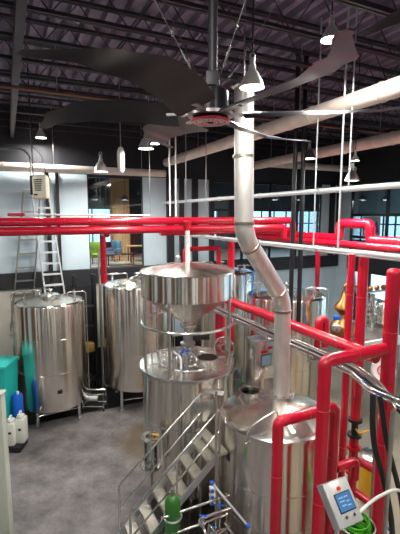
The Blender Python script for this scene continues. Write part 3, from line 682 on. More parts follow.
for i, (a, b, ww) in enumerate(((-.04, -.045, .06), (.03, -.045, .05), (-.035, -.01, .07), (.04, .0, .04), (-.03, .03, .06), (.04, .04, .05))): m.box(fc+e1*(.02+a)+e2*b+en*.0135, (ww, .012, .002), Mx)
m.build('screen_graphics', mat('screen_marks', (.1, .1, .1), 0, .5, emit=(.25, .42, .6), es=.8), sc_)
m = MB(); m.cyl(fc+e2*-.135-e1*.0+en*0, fc+e2*-.135+en*.03, .02, 16); m.build('red_button', mat('red_orange_button', (.75, .05, .01), 0, .3), t)
for dx in (-.05, .06):
    m = MB(); m.cyl(fc+e2*.135+e1*dx, fc+e2*.135+e1*dx+en*.028, .017, 14); m.build('knob', STEEL_P, t)
m = MB(); qb = bc-en*.1; m.tube([bc-en*.05, qb-en*.05, Vector((qb.x+.06, qb.y+.05, qb.z-.3)), (qb.x+.06, qb.y+.05, .02)], .03, 12, fr=.08); m.cyl((qb.x+.06, qb.y+.05, 0), (qb.x+.06, qb.y+.05, .02), .18); m.build('stand', STEEL_P, t)

# ================================================================== STAIRS
t = thing('steel_stairs', UV(5.97, .95, 0), 'steel stairs with grated treads and pipe handrails climbing right in the foreground', 'stairs')
uL, uR = 6.28, 5.64; v0, vt, zt2 = .88, 3.06, 2.05; sl = zt2/(vt-v0)
def sz(v): return (v-v0)*sl
for u in (uL, uR):
    m = MB(); a = UV(u, v0, .03); b = UV(u, vt, zt2-.04)
    n_ = Vector((0, 0, .09)); m.poly([a-n_*.3, b-n_, b+n_, a+n_], UU*(.012 if u == uL else -.012)); m.build('stringer', STEEL_L, t)
nt_ = 8
for k in range(1, nt_+1):
    z = zt2*k/(nt_+.4); v = v0+z/sl
    m = MB(); uvbox(m, uR+.012, uL-.0, v-.10, v+.10, z-.012, z)
    for j in range(6): uvbox(m, uR+.03, uL-.03, v-.07+j*.028-.004, v-.07+j*.028+.004, z, z+.006)
    uvbox(m, uR+.012, uL, v-.10, v-.09, z-.05, z); uvbox(m, uR+.012, uL, v+.09, v+.10, z-.05, z)
    m.build('tread', GRATE, t)
m = MB(); uvbox(m, 5.6, 6.5, vt-.02, vt+.16, zt2-.05, zt2); m.build('landing', GRATE, t)
for u, nm in ((uL+.03, 'left'), (uR-.03, 'right')):
    m = MB(); o1 = .92; o2 = .48
    A = UV(u, v0+.6, sz(v0+.6)); B = UV(u, vt, zt2)
    zz = Vector((0, 0, 1))
    m.tube([A, A+zz*o1, B+zz*(o1-.12), B], .02, 10, fr=.05); m.tube([A+zz*o2, B+zz*(o2-.06)], .017, 10)
    Cm = (A+B)/2; m.tube([Cm, Cm+zz*(o1-.06)], .017, 8)
    m.build('handrail', STEEL_P, t)
m = MB()
for u in (uL, uR): m.cyl(UV(u, vt-.03, 0), UV(u, vt-.03, zt2-.05), .025, 10)
m.build('landing_leg', STEEL_P, t)

# sight glass by the stairs
c = at(151, 466, 7.25); cz = c.z
t = thing('sight_glass', (c.x, c.y, 0), 'clear cylinder with two steel ring flanges, left of the stair rail', 'sight glass')
top = at(149, 437, 7.25).z
m = MB(); m.lathe([(.125, cz), (.125, top)], (c.x, c.y, 0), 28); m.build('glass_cylinder', GLASSG, t)
for z in (cz, top):
    m = MB(); m.lathe([(.10, -.018), (.19, -.018), (.19, .018), (.10, .018)], (c.x, c.y, z), 28, close=True); m.build('flange', STEEL_P, t)
m = MB()
for k in range(4): a = k*PI/2+.4; m.cyl((c.x+.16*math.cos(a), c.y+.16*math.sin(a), cz), (c.x+.16*math.cos(a), c.y+.16*math.sin(a), top), .01, 6)
m.build('tie_rod', STEEL_P, t)
m = MB(); m.cyl((c.x, c.y, top), (c.x, c.y, top+.1), .04); m.cyl((c.x, c.y, top+.1), (c.x, c.y, top+.5), .014); m.build('inlet_pipe', STEEL_P, t)
m = MB(); m.cyl((c.x, c.y, .02), (c.x, c.y, cz), .03); m.lathe([(0, 0), (.15, 0), (.15, .02), (0, .02)], (c.x, c.y, 0), 20); m.build('outlet_pipe', STEEL_P, t)
m = MB(); m.tube([(c.x+.02, c.y, top+.06), (c.x+.15, c.y-.03, top+.06)], .016, 8); m.build('valve_handle', YEL, t)

# green gas bottle
c = at(172.5, 500, 5.78)
t = thing('gas_cylinder', (c.x, c.y, 0), 'green gas cylinder standing in front of the stairs at bottom centre', 'gas cylinder')
m = MB(); m.lathe([(0, .01), (.11, .01), (.125, .04), (.125, 1.56), (.115, 1.64), (.08, 1.70), (.04, 1.73), (0, 1.73)], (c.x, c.y, 0), 32); m.build('cylinder_body', GREEN, t)
m = MB(); m.cyl((c.x, c.y, 1.72), (c.x, c.y, 1.80), .028, 14); m.cyl((c.x-.05, c.y, 1.775), (c.x+.05, c.y, 1.775), .014, 10); m.cyl((c.x, c.y, 1.80), (c.x, c.y, 1.84), .035, 12); m.build('valve', STEEL_D, t)
m = MB(); m.ring((c.x, c.y, 1.36), .14, .014); m.build('retaining_band', STEEL_L, t)

# pump skids and foreground pipes
def pump(loc, rz, label):
    L = Vector(loc); M = R3(rz); X_ = M @ Vector((1, 0, 0)); Y_ = M @ Vector((0, 1, 0)); z = Vector((0, 0, 1))
    t = thing('pump', L, label, 'pump')
    m = MB(); m.box(L+z*.06, (.75, .32, .04), M, .005)
    for a in (-.32, .32):
        for b in (-.12, .12): m.cyl(L+X_*a+Y_*b, L+X_*a+Y_*b+z*.05, .02, 10)
    m.build('base_frame', STEEL_P, t)
    m = MB(); c = L+z*.24; m.lathe([(0, -.3), (.11, -.3), (.125, -.27), (.125, .02), (.09, .06), (0, .06)], c+X_*.05, 28, X_)
    for k in range(10): a = k*PI/5; m.box(c-X_*.07+(Y_*math.cos(a)+z*math.sin(a))*.128, (.24, .012, .012), M)
    m.build('motor', STEEL_L, t)
    m = MB(); m.lathe([(0, 0), (.06, 0), (.06, .08), (.15, .1), (.15, .17), (.05, .19), (.05, .26), (.07, .26), (.07, .28), (0, .28)], c+X_*.1, 28, X_); m.cyl(c+X_*.22+z*.1, c+X_*.22+z*.3, .035); m.build('volute', STEEL_P, t)
    return t
pump(UV(4.95, 1.55, 0), ROT+.2, 'steel pump at the foot of the stairs, left of the green cylinder')
pump(UV(5.1, 2.85, 0), ROT-.3, 'steel pump on the floor right of the green cylinder')
pump(UV(4.4, 2.6, 0), ROT+.9, 'nearest steel pump at the bottom edge, below the stair rail')
# pipe manifold
t = thing('pipe_manifold', UV(5.3, 2.4, 0), 'rack of thin steel pipes and blue-handled valves beneath the stair landing', 'pipe rack')
specs = [([(5.29, 1.7, .9), (5.29, 3.02, .9), (5.29, 3.02, .2)], .022), ([(5.29, 1.7, 1.15), (5.29, 3.05, 1.15)], .02), ([(5.0, 2.5, .4), (5.0, 2.5, 1.25), (5.28, 2.5, 1.25), (5.28, 3.1, 1.25)], .025),
         ([(4.8, 2.2, .35), (4.8, 3.0, .35), (4.8, 3.0, 1.0), (5.28, 3.0, 1.0)], .025), ([(5.29, 1.95, 0), (5.29, 1.95, 1.2)], .02), ([(5.29, 2.9, 0), (5.29, 2.9, 1.6)], .02),
         ([(4.7, 1.9, .6), (4.7, 2.9, .6), (5.2, 2.9, .6)], .02), ([(5.2, 2.3, .5), (5.2, 2.9, .5)], .03), ([(5.15, 2.15, .2), (5.15, 2.15, .8), (5.29, 2.15, .8)], .02),
         ([(4.6, 2.4, .12), (4.6, 3.1, .12), (5.3, 3.1, .12)], .03)]
specs += [([(5.33, 1.9, 1.45), (5.33, 3.1, 1.45)], .022), ([(5.33, 3.05, 0), (5.33, 3.05, 1.5)], .02), ([(4.95, 1.8, .25), (4.95, 2.35, .25), (4.95, 2.35, .9), (5.3, 2.35, .9)], .028),
    ([(4.5, 2.0, .8), (4.5, 2.9, .8), (4.5, 2.9, .1)], .025), ([(5.3, 2.7, .1), (5.3, 2.7, 1.1), (5.0, 2.7, 1.1), (5.0, 2.7, .1)], .025), ([(4.9, 2.0, 1.0), (5.2, 3.05, 1.0)], .018),
    ([(5.75, 2.0, .15), (5.75, 3.3, .15), (5.2, 3.3, .15)], .03), ([(6.1, 2.3, .12), (6.1, 3.2, .12)], .03), ([(5.05, 1.6, .9), (5.05, 1.6, .1)], .02), ([(4.6, 2.2, .5), (5.2, 2.2, .5)], .03)]
for pts, r in specs:
    m = MB(); m.tube([UV(*p) for p in pts], r, 10, fr=.08)
    for p in pts[1:-1]: m.ball(UV(*p), 1e-3, seg=6)
    m.build('pipe', STEEL_P, t)
for (u, v, z) in ((5.29, 2.6, 1.2), (5.29, 2.75, .95), (5.28, 2.9, 1.3), (5.0, 2.5, 1.0), (5.2, 2.6, .56), (4.8, 3.0, .8)):
    m = MB(); m.cyl(UV(u, v, z), UV(u, v, z+.07), .014, 8); m.box(UV(u, v, z+.075), (.14, .025, .018), R3(ROT+u*7)); m.build('valve_handle', BLUE, t)
for (u, v, z) in ((5.29, 2.3, .9), (5.29, 2.6, 1.15), (5.0, 2.5, .8), (4.8, 2.6, .35)):
    m = MB(); m.ball(UV(u, v, z), .05, seg=14); m.build('valve_body', STEEL_P, t)
m = MB(); m.tube([at(212, 483, 6.1), at(248, 526, 5.75)], .02, 10)
for q in (at(212, 483, 6.1), at(248, 526, 5.75)): pass
h = m.build('transfer_pipe', STEEL_L); tag(h, 'slanting pale pipe with blue ends beside the nearest tank', 'pipe')
for q in (at(212, 483, 6.1), at(248, 526, 5.75)):
    m = MB(); m.ball(q, .04, seg=12); m.build('blue_joint', BLUE, h)
# slim post at the landing
pp = at(216, 430, 6.35)
m = MB(); m.tube([(pp.x, pp.y, 0), (pp.x, pp.y, at(216, 392, 6.35).z)], .022, 10); lp = m.build('landing_post', STEEL_P); tag(lp, 'slim steel post with white valve blocks between stairs and nearest tank', 'post')
for z in (1.2, 1.32, 1.44):
    m = MB(); m.box((pp.x-.06, pp.y-.03, z), (.1, .08, .07), R3(.3), .01); m.build('valve_block', WHITE, lp)
    m = MB(); m.box((pp.x-.06, pp.y-.09, z), (.05, .04, .05), R3(.3), .01); m.build('blue_cap', BLUE, lp)
# T-handled hinge bracket near kettle rim
c = at(214, 392, 6.9)
t = thing('lid_lever', (c.x, c.y, c.z-.03), 'flat steel lever plate on the post between kettle and nearest tank', 'lever')
m = MB(); m.tube([(pp.x, pp.y, c.z-.12), (c.x, c.y, c.z-.04)], .014, 8); m.build('lever_arm', STEEL_P, t)
m = MB(); m.box(c, (.36, .1, .015), R3(-.35, .3), .004); m.build('lever_plate', STEEL_L, t)
# green tubing bunch behind the nearest tank
t = thing('green_tubing', at(240, 395, 7.55), 'loose bunch of thin green tubing behind the nearest tank hatch', 'hose')
for k in range(4):
    a = at(234+k*3, 402-k, 7.95); b = at(236+k*2, 378+k*2, 7.9); c = at(246-k, 384, 7.95)
    m = MB(); m.tube([(a.x, a.y, 2.35), a, b, c], .007, 6, fr=.12); m.build('tube', LEAF, t)

# right foreground: hoses, drum, barrel
def hose(pts, r, mt, label, fr=.4):
    m = MB(); m.tube(pts, r, 12, fr=fr, n=10); o = m.build('hose', mt); return tag(o, label, 'hose')
hose([at(373, 394, 5.2), at(372, 440, 5.1), at(384, 480, 5.1), at(392, 520, 5.1), at(394, 590, 5.2)], .038, RUBBER, 'left of the two hanging black hoses under the tube bundle', .5)
hose([at(380, 396, 5.2), at(386, 440, 5.1), at(394, 470, 5.15), at(402, 500, 5.2), at(406, 590, 5.3)], .036, RUBBER, 'right of the two hanging black hoses under the tube bundle', .5)
hose([at(348, 524, 4.3), at(372, 500, 4.6), at(394, 489, 4.8), at(405, 492, 4.9)], .02, WHITE, 'white hose arching beside the tilted control box', .3)
m = MB(); q = at(393, 408, 4.95); m.tube([(q.x, q.y, 0), (q.x, q.y, q.z-.05)], .03, 12); tag(m.build('support_post', STEEL_D), 'grey steel support post under the tube bundle at the right edge', 'post')
c = Vector((2.42, 5.62, 0))
t = thing('steel_drum', c, 'open steel drum behind the tilted control box, bottom right', 'drum')
m = MB(); m.lathe([(0, .01), (.25, .01), (.27, .04), (.27, 1.35), (.26, 1.36), (.25, 1.34), (.25, 1.1), (0, 1.1)], c, 40); m.build('drum_body', STEEL_P, t)
m = MB(); m.ring(c+Vector((0, 0, 1.36)), .268, .014); m.build('drum_rim', STEEL_L, t)
m = MB()
for k in range(7): m.ring(c+Vector((.02*math.sin(k*2), .02*math.cos(k*3), 1.16+.045*k)), .2-.012*(k % 3), .016, (.12*math.sin(k), .1*math.cos(k*1.7), 1), 32, 8)
tag(m.build('coiled_hose', LIME), 'bright green hose coiled in the steel drum at the bottom edge', 'hose')
c = at(373, 452, 8.0); c.z = 0
t = thing('yellow_barrel', c, 'yellow barrel with a steel rim lid, seen between the red pipes at right', 'barrel')
m = MB(); m.lathe([(0, .01), (.24, .01), (.27, .08), (.28, .5), (.27, .9), (.24, .96)], c, 36); m.build('barrel_body', YEL, t)
m = MB(); m.lathe([(.24, .94), (.3, .95), (.3, 1.0), (.26, 1.02), (.1, 1.05), (0, 1.05)], c, 36); m.build('lid', STEEL_P, t)
c = at(383, 505, 6.6); 
hose([(c.x-.4, c.y, .3), (c.x-.1, c.y+.1, .55), (c.x+.2, c.y-.1, .45), (c.x+.3, c.y, .02)], .03, BLUE, 'thick blue hose on the floor beside the yellow barrel', .2)
# round white fan-like reel
c = at(383, 371, 6.6)
t = thing('hose_reel', (c.x, c.y, 0), 'round pale reel behind the tube bundle beside the right edge riser', 'reel')
ax = Vector((-.35, -1, .45)).normalized()
m = MB(); m.lathe([(0, -.05), (.17, -.05), (.185, -.03), (.185, .03), (.17, .05), (.12, .03), (0, .03)], c, 32, ax); m.build('reel_drum', WHITE, t)
m = MB(); m.ring(c+ax*.05, .19, .016, ax); m.build('reel_rim', STEEL_L, t)
m = MB(); m.ring(c+ax*.055, .09, .01, ax); m.cyl(c, c+ax*.08, .03); m.build('hub', RED2, t)
m = MB(); m.tube([c, (c.x, c.y+.12, c.z-.1), (c.x, c.y+.12, 0)], .03, 10, fr=.05); m.build('stand', STEEL_D, t)

# black twin hoses hanging near the back tank
for i, (xa, xb, lab) in enumerate(((296, 290, 'left of the twin black vertical ducts in front of the back tank'), (304, 298.5, 'right of the twin black vertical ducts in front of the back tank'))):
    a = at(xa, 132, 9.3); b = at(xb, 322, 9.0)
    m = MB(); m.tube([(a.x, a.y, ZT9), a, b], .052, 14); m.build('x', BLACK) if False else tag(m.build('black_duct', BLACK), lab, 'duct')
# blue cords
for pts, lab in (([at(255, 262, 9.5), at(252, 290, 9.4), at(251, 322, 9.3)], 'blue cord hanging left of the vent stack'), ([at(305, 315, 8.2), at(309, 335, 8.1), at(330, 345, 7.6)], 'blue cord lying along the tube bundle')):
    m = MB(); m.tube(pts, .012, 6, fr=.3); tag(m.build('blue_cable', BLUE), lab, 'cable')

# ================================================================== DISTILLERY CORNER (right background)
t = thing('platform', UV(7.6, 8.4, 0), 'white-edged steel platform carrying the copper still at right', 'platform')
m = MB(); uvbox(m, 6.9, 8.15, 7.4, 11.2, 2.84, 2.94); m.build('deck', STEEL_D, t)
m = MB(); uvbox(m, 6.82, 6.895, 7.4, 11.2, 2.76, 2.98); m.build('edge_beam', WHITE, t)
for u in (7.0, 8.05):
    for v in (7.5, 9.2, 11.1): m = MB(); m.cyl(UV(u, v, 0), UV(u, v, 2.85), .04, 10); m.build('leg', STEEL_D, t)
sc0 = at(342.5, 332, 10.0); sc0.z = 2.94
t = thing('copper_still', sc0, 'small copper pot still with a swan neck behind the red risers', 'still')
m = MB(); m.lathe([(0, 0), (.2, 0), (.2, .05), (.0, .05)], sc0, 28); m.build('burner_base', STEEL_P, t)
m = MB(); m.lathe([(.18, .02), (.30, .10), (.33, .26), (.30, .42), (.17, .55), (.10, .64), (.24, .80), (.22, .90), (.10, 1.02), (.05, 1.25), (0, 1.25)], sc0, 36); m.build('copper_pot', COPPER, t)
m = MB(); m.tube([sc0+Vector((0, 0, 1.2)), sc0+Vector((0, 0, 1.42)), sc0+Vector((.45, .1, 1.3)), sc0+Vector((.5, .1, .4))], .035, 10, fr=.15); m.build('swan_neck', COPPER, t)
m = MB(); m.lathe([(.1, 0), (.12, 0), (.12, .04), (.1, .05), (0, .05)], sc0+Vector((-.26, -.26, .36)), 20, (-.4, -1, .2)); m.build('gauge', STEEL_P, t)
m = MB(); m.box(sc0+Vector((-.26, -.28, .62)), (.16, .08, .1), R3(.2), .01); m.build('blue_actuator', BLUE, t)
for i, (px, h, r, mt_) in enumerate(((371, 1.05, .07, STEEL_P), (365, .8, .05, STEEL_D))):
    c = at(px, 330, 10.6 if i == 0 else 10.9); c.z = 2.94
    t = thing('still_column', c, ['tall flanged steel column standing right of the red drop pipe', 'short dull steel column beside the flanged column'][i], 'column')
    m = MB(); m.cyl(c, c+Vector((0, 0, h)), r); m.build('column_tube', mt_, t)
    m = MB()
    for k in range(5): m.lathe([(r, -.012), (r+.05, -.012), (r+.05, .012), (r, .012)], c+Vector((0, 0, .08+k*h*.2)), 20)
    m.build('flange', STEEL_P, t)
c = at(383, 330, 11.2); c.z = 2.94
t = thing('small_tank', c, 'small steel tank under a row of copper caps at right', 'tank')
m = MB(); m.lathe([(0, .06), (.22, .08), (.24, .14), (.24, .62), (.2, .7), (0, .74)], c, 32); m.build('shell', STEEL, t)
for k in range(3): a = k*2.1+.4; m = MB(); m.cyl(c+Vector((.17*math.cos(a), .17*math.sin(a), 0)), c+Vector((.17*math.cos(a), .17*math.sin(a), .12)), .02, 8); m.build('leg', STEEL_D, t)
r0 = UV(8.0, 10.0, 3.95)
t = thing('copper_manifold', r0-Vector((0, 0, 1.1)), 'row of small copper caps on a steel rail in front of the low windows', 'pipe rack')
m = MB(); m.tube([UV(7.9, 8.9, 3.95), UV(7.9, 11.1, 3.95)], .03, 10)
for v in (9.0, 11.0): m.tube([UV(7.9, v, 3.95), UV(7.9, v, 2.84)], .025, 8)
m.build('rail', STEEL_P, t)
for k in range(8): m = MB(); m.ball(UV(7.9, 9.1+k*.26, 4.05), .075, (1, 1, 1.1), 14); m.build('copper_cap', COPPER, t)
# grey benches below
t = thing('steel_bench', UV(9.6, 12, 0), 'steel work bench by the low windows at far right', 'bench')
m = MB(); uvbox(m, 9, 10, 11, 13.6, 2.0, 2.06); m.build('bench_top', STEEL_L, t)
for u in (9.1, 9.9):
    for v in (11.1, 13.5): m = MB(); m.cyl(UV(u, v, 0), UV(u, v, 2.0), .03, 8); m.build('leg', STEEL_D, t)
for k, (v, r, h) in enumerate(((11.4, .2, .6), (12.1, .16, .45), (12.8, .22, .7))):
    c = UV(9.5, v, 2.06); m = MB(); m.lathe([(0, 0), (r, 0), (r, h*.85), (r*.8, h), (.04, h*1.05), (.04, h*1.15), (0, h*1.15)], c, 24)
    tag(m.build('steel_keg', STEEL_P), ['leftmost steel keg on the far bench', 'smallest, middle steel keg on the far bench', 'rightmost and tallest steel keg on the far bench'][k], 'keg', 'kegs on the far bench')

# ================================================================== LEFT SIDE
# ladder
ALU = mat('ladder_aluminium', (.66, .68, .70), .25, .4)
t = thing('step_ladder', (at(37, 190, 13.0).x, 13.1, 0), 'tall aluminium step ladder standing open behind the far left tank', 'ladder')
def ladder(bc, tc, w, rungs, mt, nm):
    bc, tc = Vector(bc), Vector(tc)
    for s in (-1, 1):
        m = MB(); a = bc+VV*(w/2*s*1.15); b = tc+VV*(w/2*s*.8); m.tube([a, b], .03, 8); m.build('side_rail', mt, t)
    for k in range(rungs):
        f = (k+.6)/rungs; a = bc.lerp(tc, f); ww = w*(1.15-.35*f)/2
        m = MB(); m.box(a, (ww*2, .12, .05), R3(ROT)); m.build(nm, mt, t)
ladder((at(67, 350, 12.95).x, 13.05, 0), at(40, 192, 13.0), .62, 19, ALU, 'step')
ladder((at(13, 350, 13.2).x, 13.25, 0), at(32, 192, 13.2), .62, 15, STEEL_D, 'brace_rung')
m = MB(); m.box(at(36.5, 190, 13.1), (.8, .35, .05), R3(ROT)); m.build('top_cap', ALU, t)
# cream heater / speaker box
c = at(41, 187, 9.0)
t = thing('wall_speaker', c, 'cream rounded box with dark vents hanging above the long red pipes at left', 'speaker')
M = R3(-.12)
m = MB(); m.box(c, (.36, .22, .54), M, .09); m.build('speaker_case', CREAM, t)
m = MB()
for k in range(6): m.box(c+M @ Vector((-.01, -.112, .15-k*.045)), (.2-.012*k, .012, .024), M, .004)
m.build('vent_slots', BLACK, t)
m = MB(); m.box(c+M @ Vector((-.07, -.113, -.17)), (.09, .006, .03), M); m.build('badge', BLACK, t)
m = MB(); m.box(c+M @ Vector((-.2, .08, .04)), (.1, .2, .42), M, .01); m.tube([c+Vector((-.2, .1, .2)), c+Vector((-.2, .1, .5)), (c.x-.2, c.y+.1, ZT9)], .014, 8); m.tube([c+Vector((.1, .1, .24)), c+Vector((0, .12, .7)), c+Vector((-.2, .1, .9))], .008, 6); m.build('bracket', BLACK, t)
m = MB(); a = at(-10, 149, 9.3); m.tube([a, at(22, 149, 9.3), at(30, 156, 9.25), at(31, 176, 9.2)], .022, 8, fr=.2); tag(m.build('bent_conduit', STEEL_D), 'bent grey conduit leading to the cream box at upper left', 'conduit')
# white thin rail above red pipes
m = MB(); m.tube([at(25, 214.5, 10.3), at(150, 215.5, 11.2)], .022, 8); tr_ = tag(m.build('thin_rail', WHITE), 'thin white rail with a red end above the long red pipes at left', 'rail')
m = MB(); m.tube([at(8, 214.5, 10.3), at(25, 214.5, 10.3)], .04, 10); m.build('red_end', RED2, tr_)
# white capsule hanging
c = at(121, 160, 9.5)
m = MB(); m.lathe([(0, -.3), (.05, -.28), (.08, -.2), (.09, 0), (.08, .2), (.05, .28), (0, .3)], c, 20); cp = m.build('hanging_filter', WHITE); tag(cp, 'slim white capsule hanging from the ceiling beside the bell lamp', 'filter')
m = MB(); m.tube([c+Vector((0, 0, .28)), (c.x, c.y, ZT9)], .012, 6); m.build('hanger_rod', STEEL_D, cp)
# conduits on the wall at left
for px, lab in ((9, 'thin grey conduit left of the far left tank'), (100, 'thin conduit between the two left fermenters')):
    q = at(px, 300, 13.4 if px == 9 else 13.2); m = MB(); m.tube([(q.x, q.y, 0), (q.x, q.y, 4.9)], .03, 8); tag(m.build('wall_conduit', STEEL_D), lab, 'conduit')
# black rack between tanks
c = at(88, 400, 13.2); c.z = 0
t = thing('black_rack', c, 'black steel shelving frame between the two left fermenters', 'shelf')
for a in (-.28, .36):
    for b in (0, .35): m = MB(); m.box(c+VV*a+UU*b+Vector((0, 0, 2.05)), (.09, .06, 4.1), R3(ROT)); m.build('post', BLACK, t)
for z in (.5, 1.4, 2.3, 3.0): m = MB(); m.box(c+VV*.04+UU*.17+Vector((0, 0, z)), (.6, .4, .06), R3(ROT)); m.build('shelf', BLACK, t)
m = MB(); m.box(c+VV*.06+UU*.12+Vector((0, 0, 1.58)), (.45, .3, .3), R3(ROT), .01); tag(m.build('cardboard_box', OCHRE), 'ochre box on the black shelving between the left fermenters', 'box')
# low steel trolley/pump between
c = at(94, 412, 12.0); c.z = 0
t = thing('steel_trolley', c, 'low steel pipe trolley on the floor between the two left fermenters', 'trolley')
m = MB()
for z in (.15, .55): m.tube([c+Vector((-.3, -.15, z)), c+Vector((.35, -.15, z)), c+Vector((.35, .2, z)), c+Vector((-.3, .2, z)), c+Vector((-.3, -.15, z))], .02, 8)
for a, b in ((-.3, -.15), (.35, -.15), (.35, .2), (-.3, .2)): m.cyl(c+Vector((a, b, .04)), c+Vector((a, b, .6)), .02, 8)
m.build('frame', STEEL_P, t)
m = MB(); m.lathe([(0, 0), (.1, 0), (.1, .35), (0, .35)], c+Vector((-.2, 0, .35)), 20, (1, 0, 0)); m.build('pump_body', STEEL_L, t)
for a, b in ((-.3, -.15), (.35, -.15), (.35, .2), (-.3, .2)): m = MB(); m.cyl(c+Vector((a-.015, b, .045)), c+Vector((a+.015, b, .045)), .045, 12); m.build('wheel', RUBBER, t)
# teal tote
c = at(3, 378, 10.5); 
t = thing('teal_tote', (c.x, c.y, 0), 'teal plastic tote with a lid at the left edge beside the tank', 'bin')
zt_ = at(3, 360, 10.5).z; X0, X1 = c.x-.95, at(12.5, 378, 10.5).x
m = MB()
lo = [(X0+.08, 10.12), (X1-.07, 10.12), (X1-.07, 10.80), (X0+.08, 10.80)]; hi = [(X0, 10.08), (X1, 10.08), (X1, 10.86), (X0, 10.86)]
a = [m.bm.verts.new((x, y, .12)) for x, y in lo]; b = [m.bm.verts.new((x, y, zt_-.12)) for x, y in hi]
m.bm.faces.new(a[::-1]); m.bm.faces.new(b)
for i in range(4): m.bm.faces.new((a[i], a[(i+1) % 4], b[(i+1) % 4], b[i]))
m.build('tote_body', TEAL, t)
m = MB(); m.box(((X0+X1)/2, 10.47, zt_-.07), (X1-X0+.08, .86, .1), None, .02); m.build('lid', TEAL, t)
m = MB()
for x in (X0+.15, X1-.2):
    for y in (10.25, 10.65): m.cyl((x-.03, y, .07), (x+.03, y, .07), .07, 14)
m.build('castor', RUBBER, t)
# spill pallet, jugs, blue drum
pc = at(17, 442, 10.0)
m = MB(); m.box((pc.x-.12, 9.86, .09), (.75, .50, .14), None, .02); m.box((pc.x-.12, 9.88, .01), (.65, .4, .02)); tag(m.build('spill_pallet', BLACK), 'black spill pallet on the floor under the white jugs', 'pallet')
def jug(px, Y, h, label):
    q = at(px, 430, Y); z0 = .16
    t = thing('white_jug', (q.x, Y, z0), label, 'jug')
    m = MB(); m.box((q.x, Y, z0+h*.42), (.24, .3, h*.84), None, .045); m.box((q.x, Y, z0+h*.87), (.16, .2, h*.12), None, .03); m.build('jug_body', mat('translucent_white', (.72, .74, .66), 0, .45), t)
    m = MB(); m.tube([(q.x-.02, Y+.09, z0+h*.86), (q.x-.02, Y+.09, z0+h*1.02), (q.x-.02, Y-.02, z0+h*1.02), (q.x-.02, Y-.02, z0+h*.9)], .018, 8, fr=.04); m.build('handle', WHITE, t)
    m = MB(); m.cyl((q.x, Y-.1, z0+h*.9), (q.x, Y-.1, z0+h*1.0), .04, 14); m.build('cap', WHITE, t)
    m = MB(); m.box((q.x+.02, Y-.152, z0+h*.5), (.07, .004, .06)); m.build('label_patch', BLACK, t)
jug(11.5, 9.80, .74, 'white plastic jug nearest the weathered post, front one of the two')
jug(21.5, 9.92, .80, 'white plastic jug on the right of the pair, next to the tank leg')
c = at(11, 405, 10.3)
q = Vector((at(11, 405, 10.45).x-.05, 10.5, 0))
t = thing('blue_canister', (q.x-.1, 9.98, .16), 'blue plastic canister standing behind the white jugs', 'canister')
qx, qy = at(10, 404, 10.02).x, 10.13
zt_ = at(10, 397, 10.1).z
m = MB(); m.lathe([(0, .165), (.13, .165), (.14, .2), (.14, zt_-.12), (.11, zt_-.05), (0, zt_-.03)], (qx+.02, qy+.28, 0), 28); m.build('canister_body', BLUE, t)
m = MB(); m.cyl((qx+.05, qy+.25, zt_-.05), (qx+.05, qy+.25, zt_+.03), .035, 14); m.build('cap', WHITE, t)
# weathered post at the left edge
pr_ = at(6, 440, 5.0)
t = thing('weathered_post', (pr_.x-.2, 5.0, 0), 'pale weathered post cut off by the lower left edge of the picture', 'post')
zt_ = at(2, 394, 5.0).z; zf = 0
m = MB(); m.box((pr_.x-.17, 5.0, zt_/2), (.34, .12, zt_), None, .01); m.build('post_body', BEIGE, t)
m = MB(); m.box((pr_.x-.17, 5.0, zt_+.015), (.37, .15, .03), None, .005); m.build('post_cap', BEIGE, t)

# ================================================================== TAPROOM FURNITURE
def armchair(c, mt, label, rz):
    c = Vector(c); M = R3(rz); t = thing('armchair', c, label, 'chair'); P_ = lambda x, y, z: c + M @ Vector((x, y, z))
    m = MB(); m.box(P_(0, 0, .38), (.6, .55, .16), M, .04); m.build('seat', mt, t)
    m = MB(); m.box(P_(0, .27, .7), (.6, .12, .6), M, .05); m.build('backrest', mt, t)
    for s in (-1, 1): m = MB(); m.box(P_(.31*s, 0, .48), (.1, .55, .3), M, .03); m.build('armrest', mt, t)
    for sx in (-1, 1):
        for sy in (-1, 1): m = MB(); m.cyl(P_(.24*sx, .2*sy, 0), P_(.24*sx, .2*sy, .32), .022, 8); m.build('leg', BLACK, t)
def table(c, w, d, h, mt, label, rz):
    c = Vector(c); M = R3(rz); t = thing('table', c, label, 'table'); P_ = lambda x, y, z: c + M @ Vector((x, y, z))
    m = MB(); m.box(P_(0, 0, h), (w, d, .05), M, .01); m.build('tabletop', mt, t)
    for sx in (-1, 1):
        for sy in (-1, 1): m = MB(); m.cyl(P_((w/2-.08)*sx, (d/2-.08)*sy, 0), P_((w/2-.08)*sx, (d/2-.08)*sy, h), .025, 8); m.build('leg', BLACK, t)
def tf(px, Y): q = at(px, 255, Y); return (q.x, Y, 3.85)
armchair(tf(96, 18.6), CHAIRG, 'green armchair seen through the left window in the taproom', .6)
armchair(tf(113, 19.6), CHAIRB, 'dark blue armchair behind the low table in the taproom', -.5)
table(tf(120, 18.2), 1.3, .6, .48, BLACK, 'low dark table seen through the left window', .4)
table(tf(140, 19.6), 1.2, .7, .75, WOOD, 'wooden table at the right side of the left window', .4)
m = MB(); m.box(Vector(tf(121, 21.4))+Vector((0, 0, 2.08)), (.9, .5, 4.15), R3(ROT)); tag(m.build('tan_column', ORANGE), 'tan square column in the taproom behind the low table', 'column')
c = UV(12.2, 19.9, 5.15)
t = thing('wall_mural', UV(19.3, 21.9, 4.6), 'pale wall board with purple painted scribble seen through the right window', 'artwork')
m = MB(); uvbox(m, 18.5, 19.9, 21.85, 21.9, 4.7, 6.0); m.build('board', mat('board_cream', (.7, .6, .5), 0, .6), t)
m = MB()
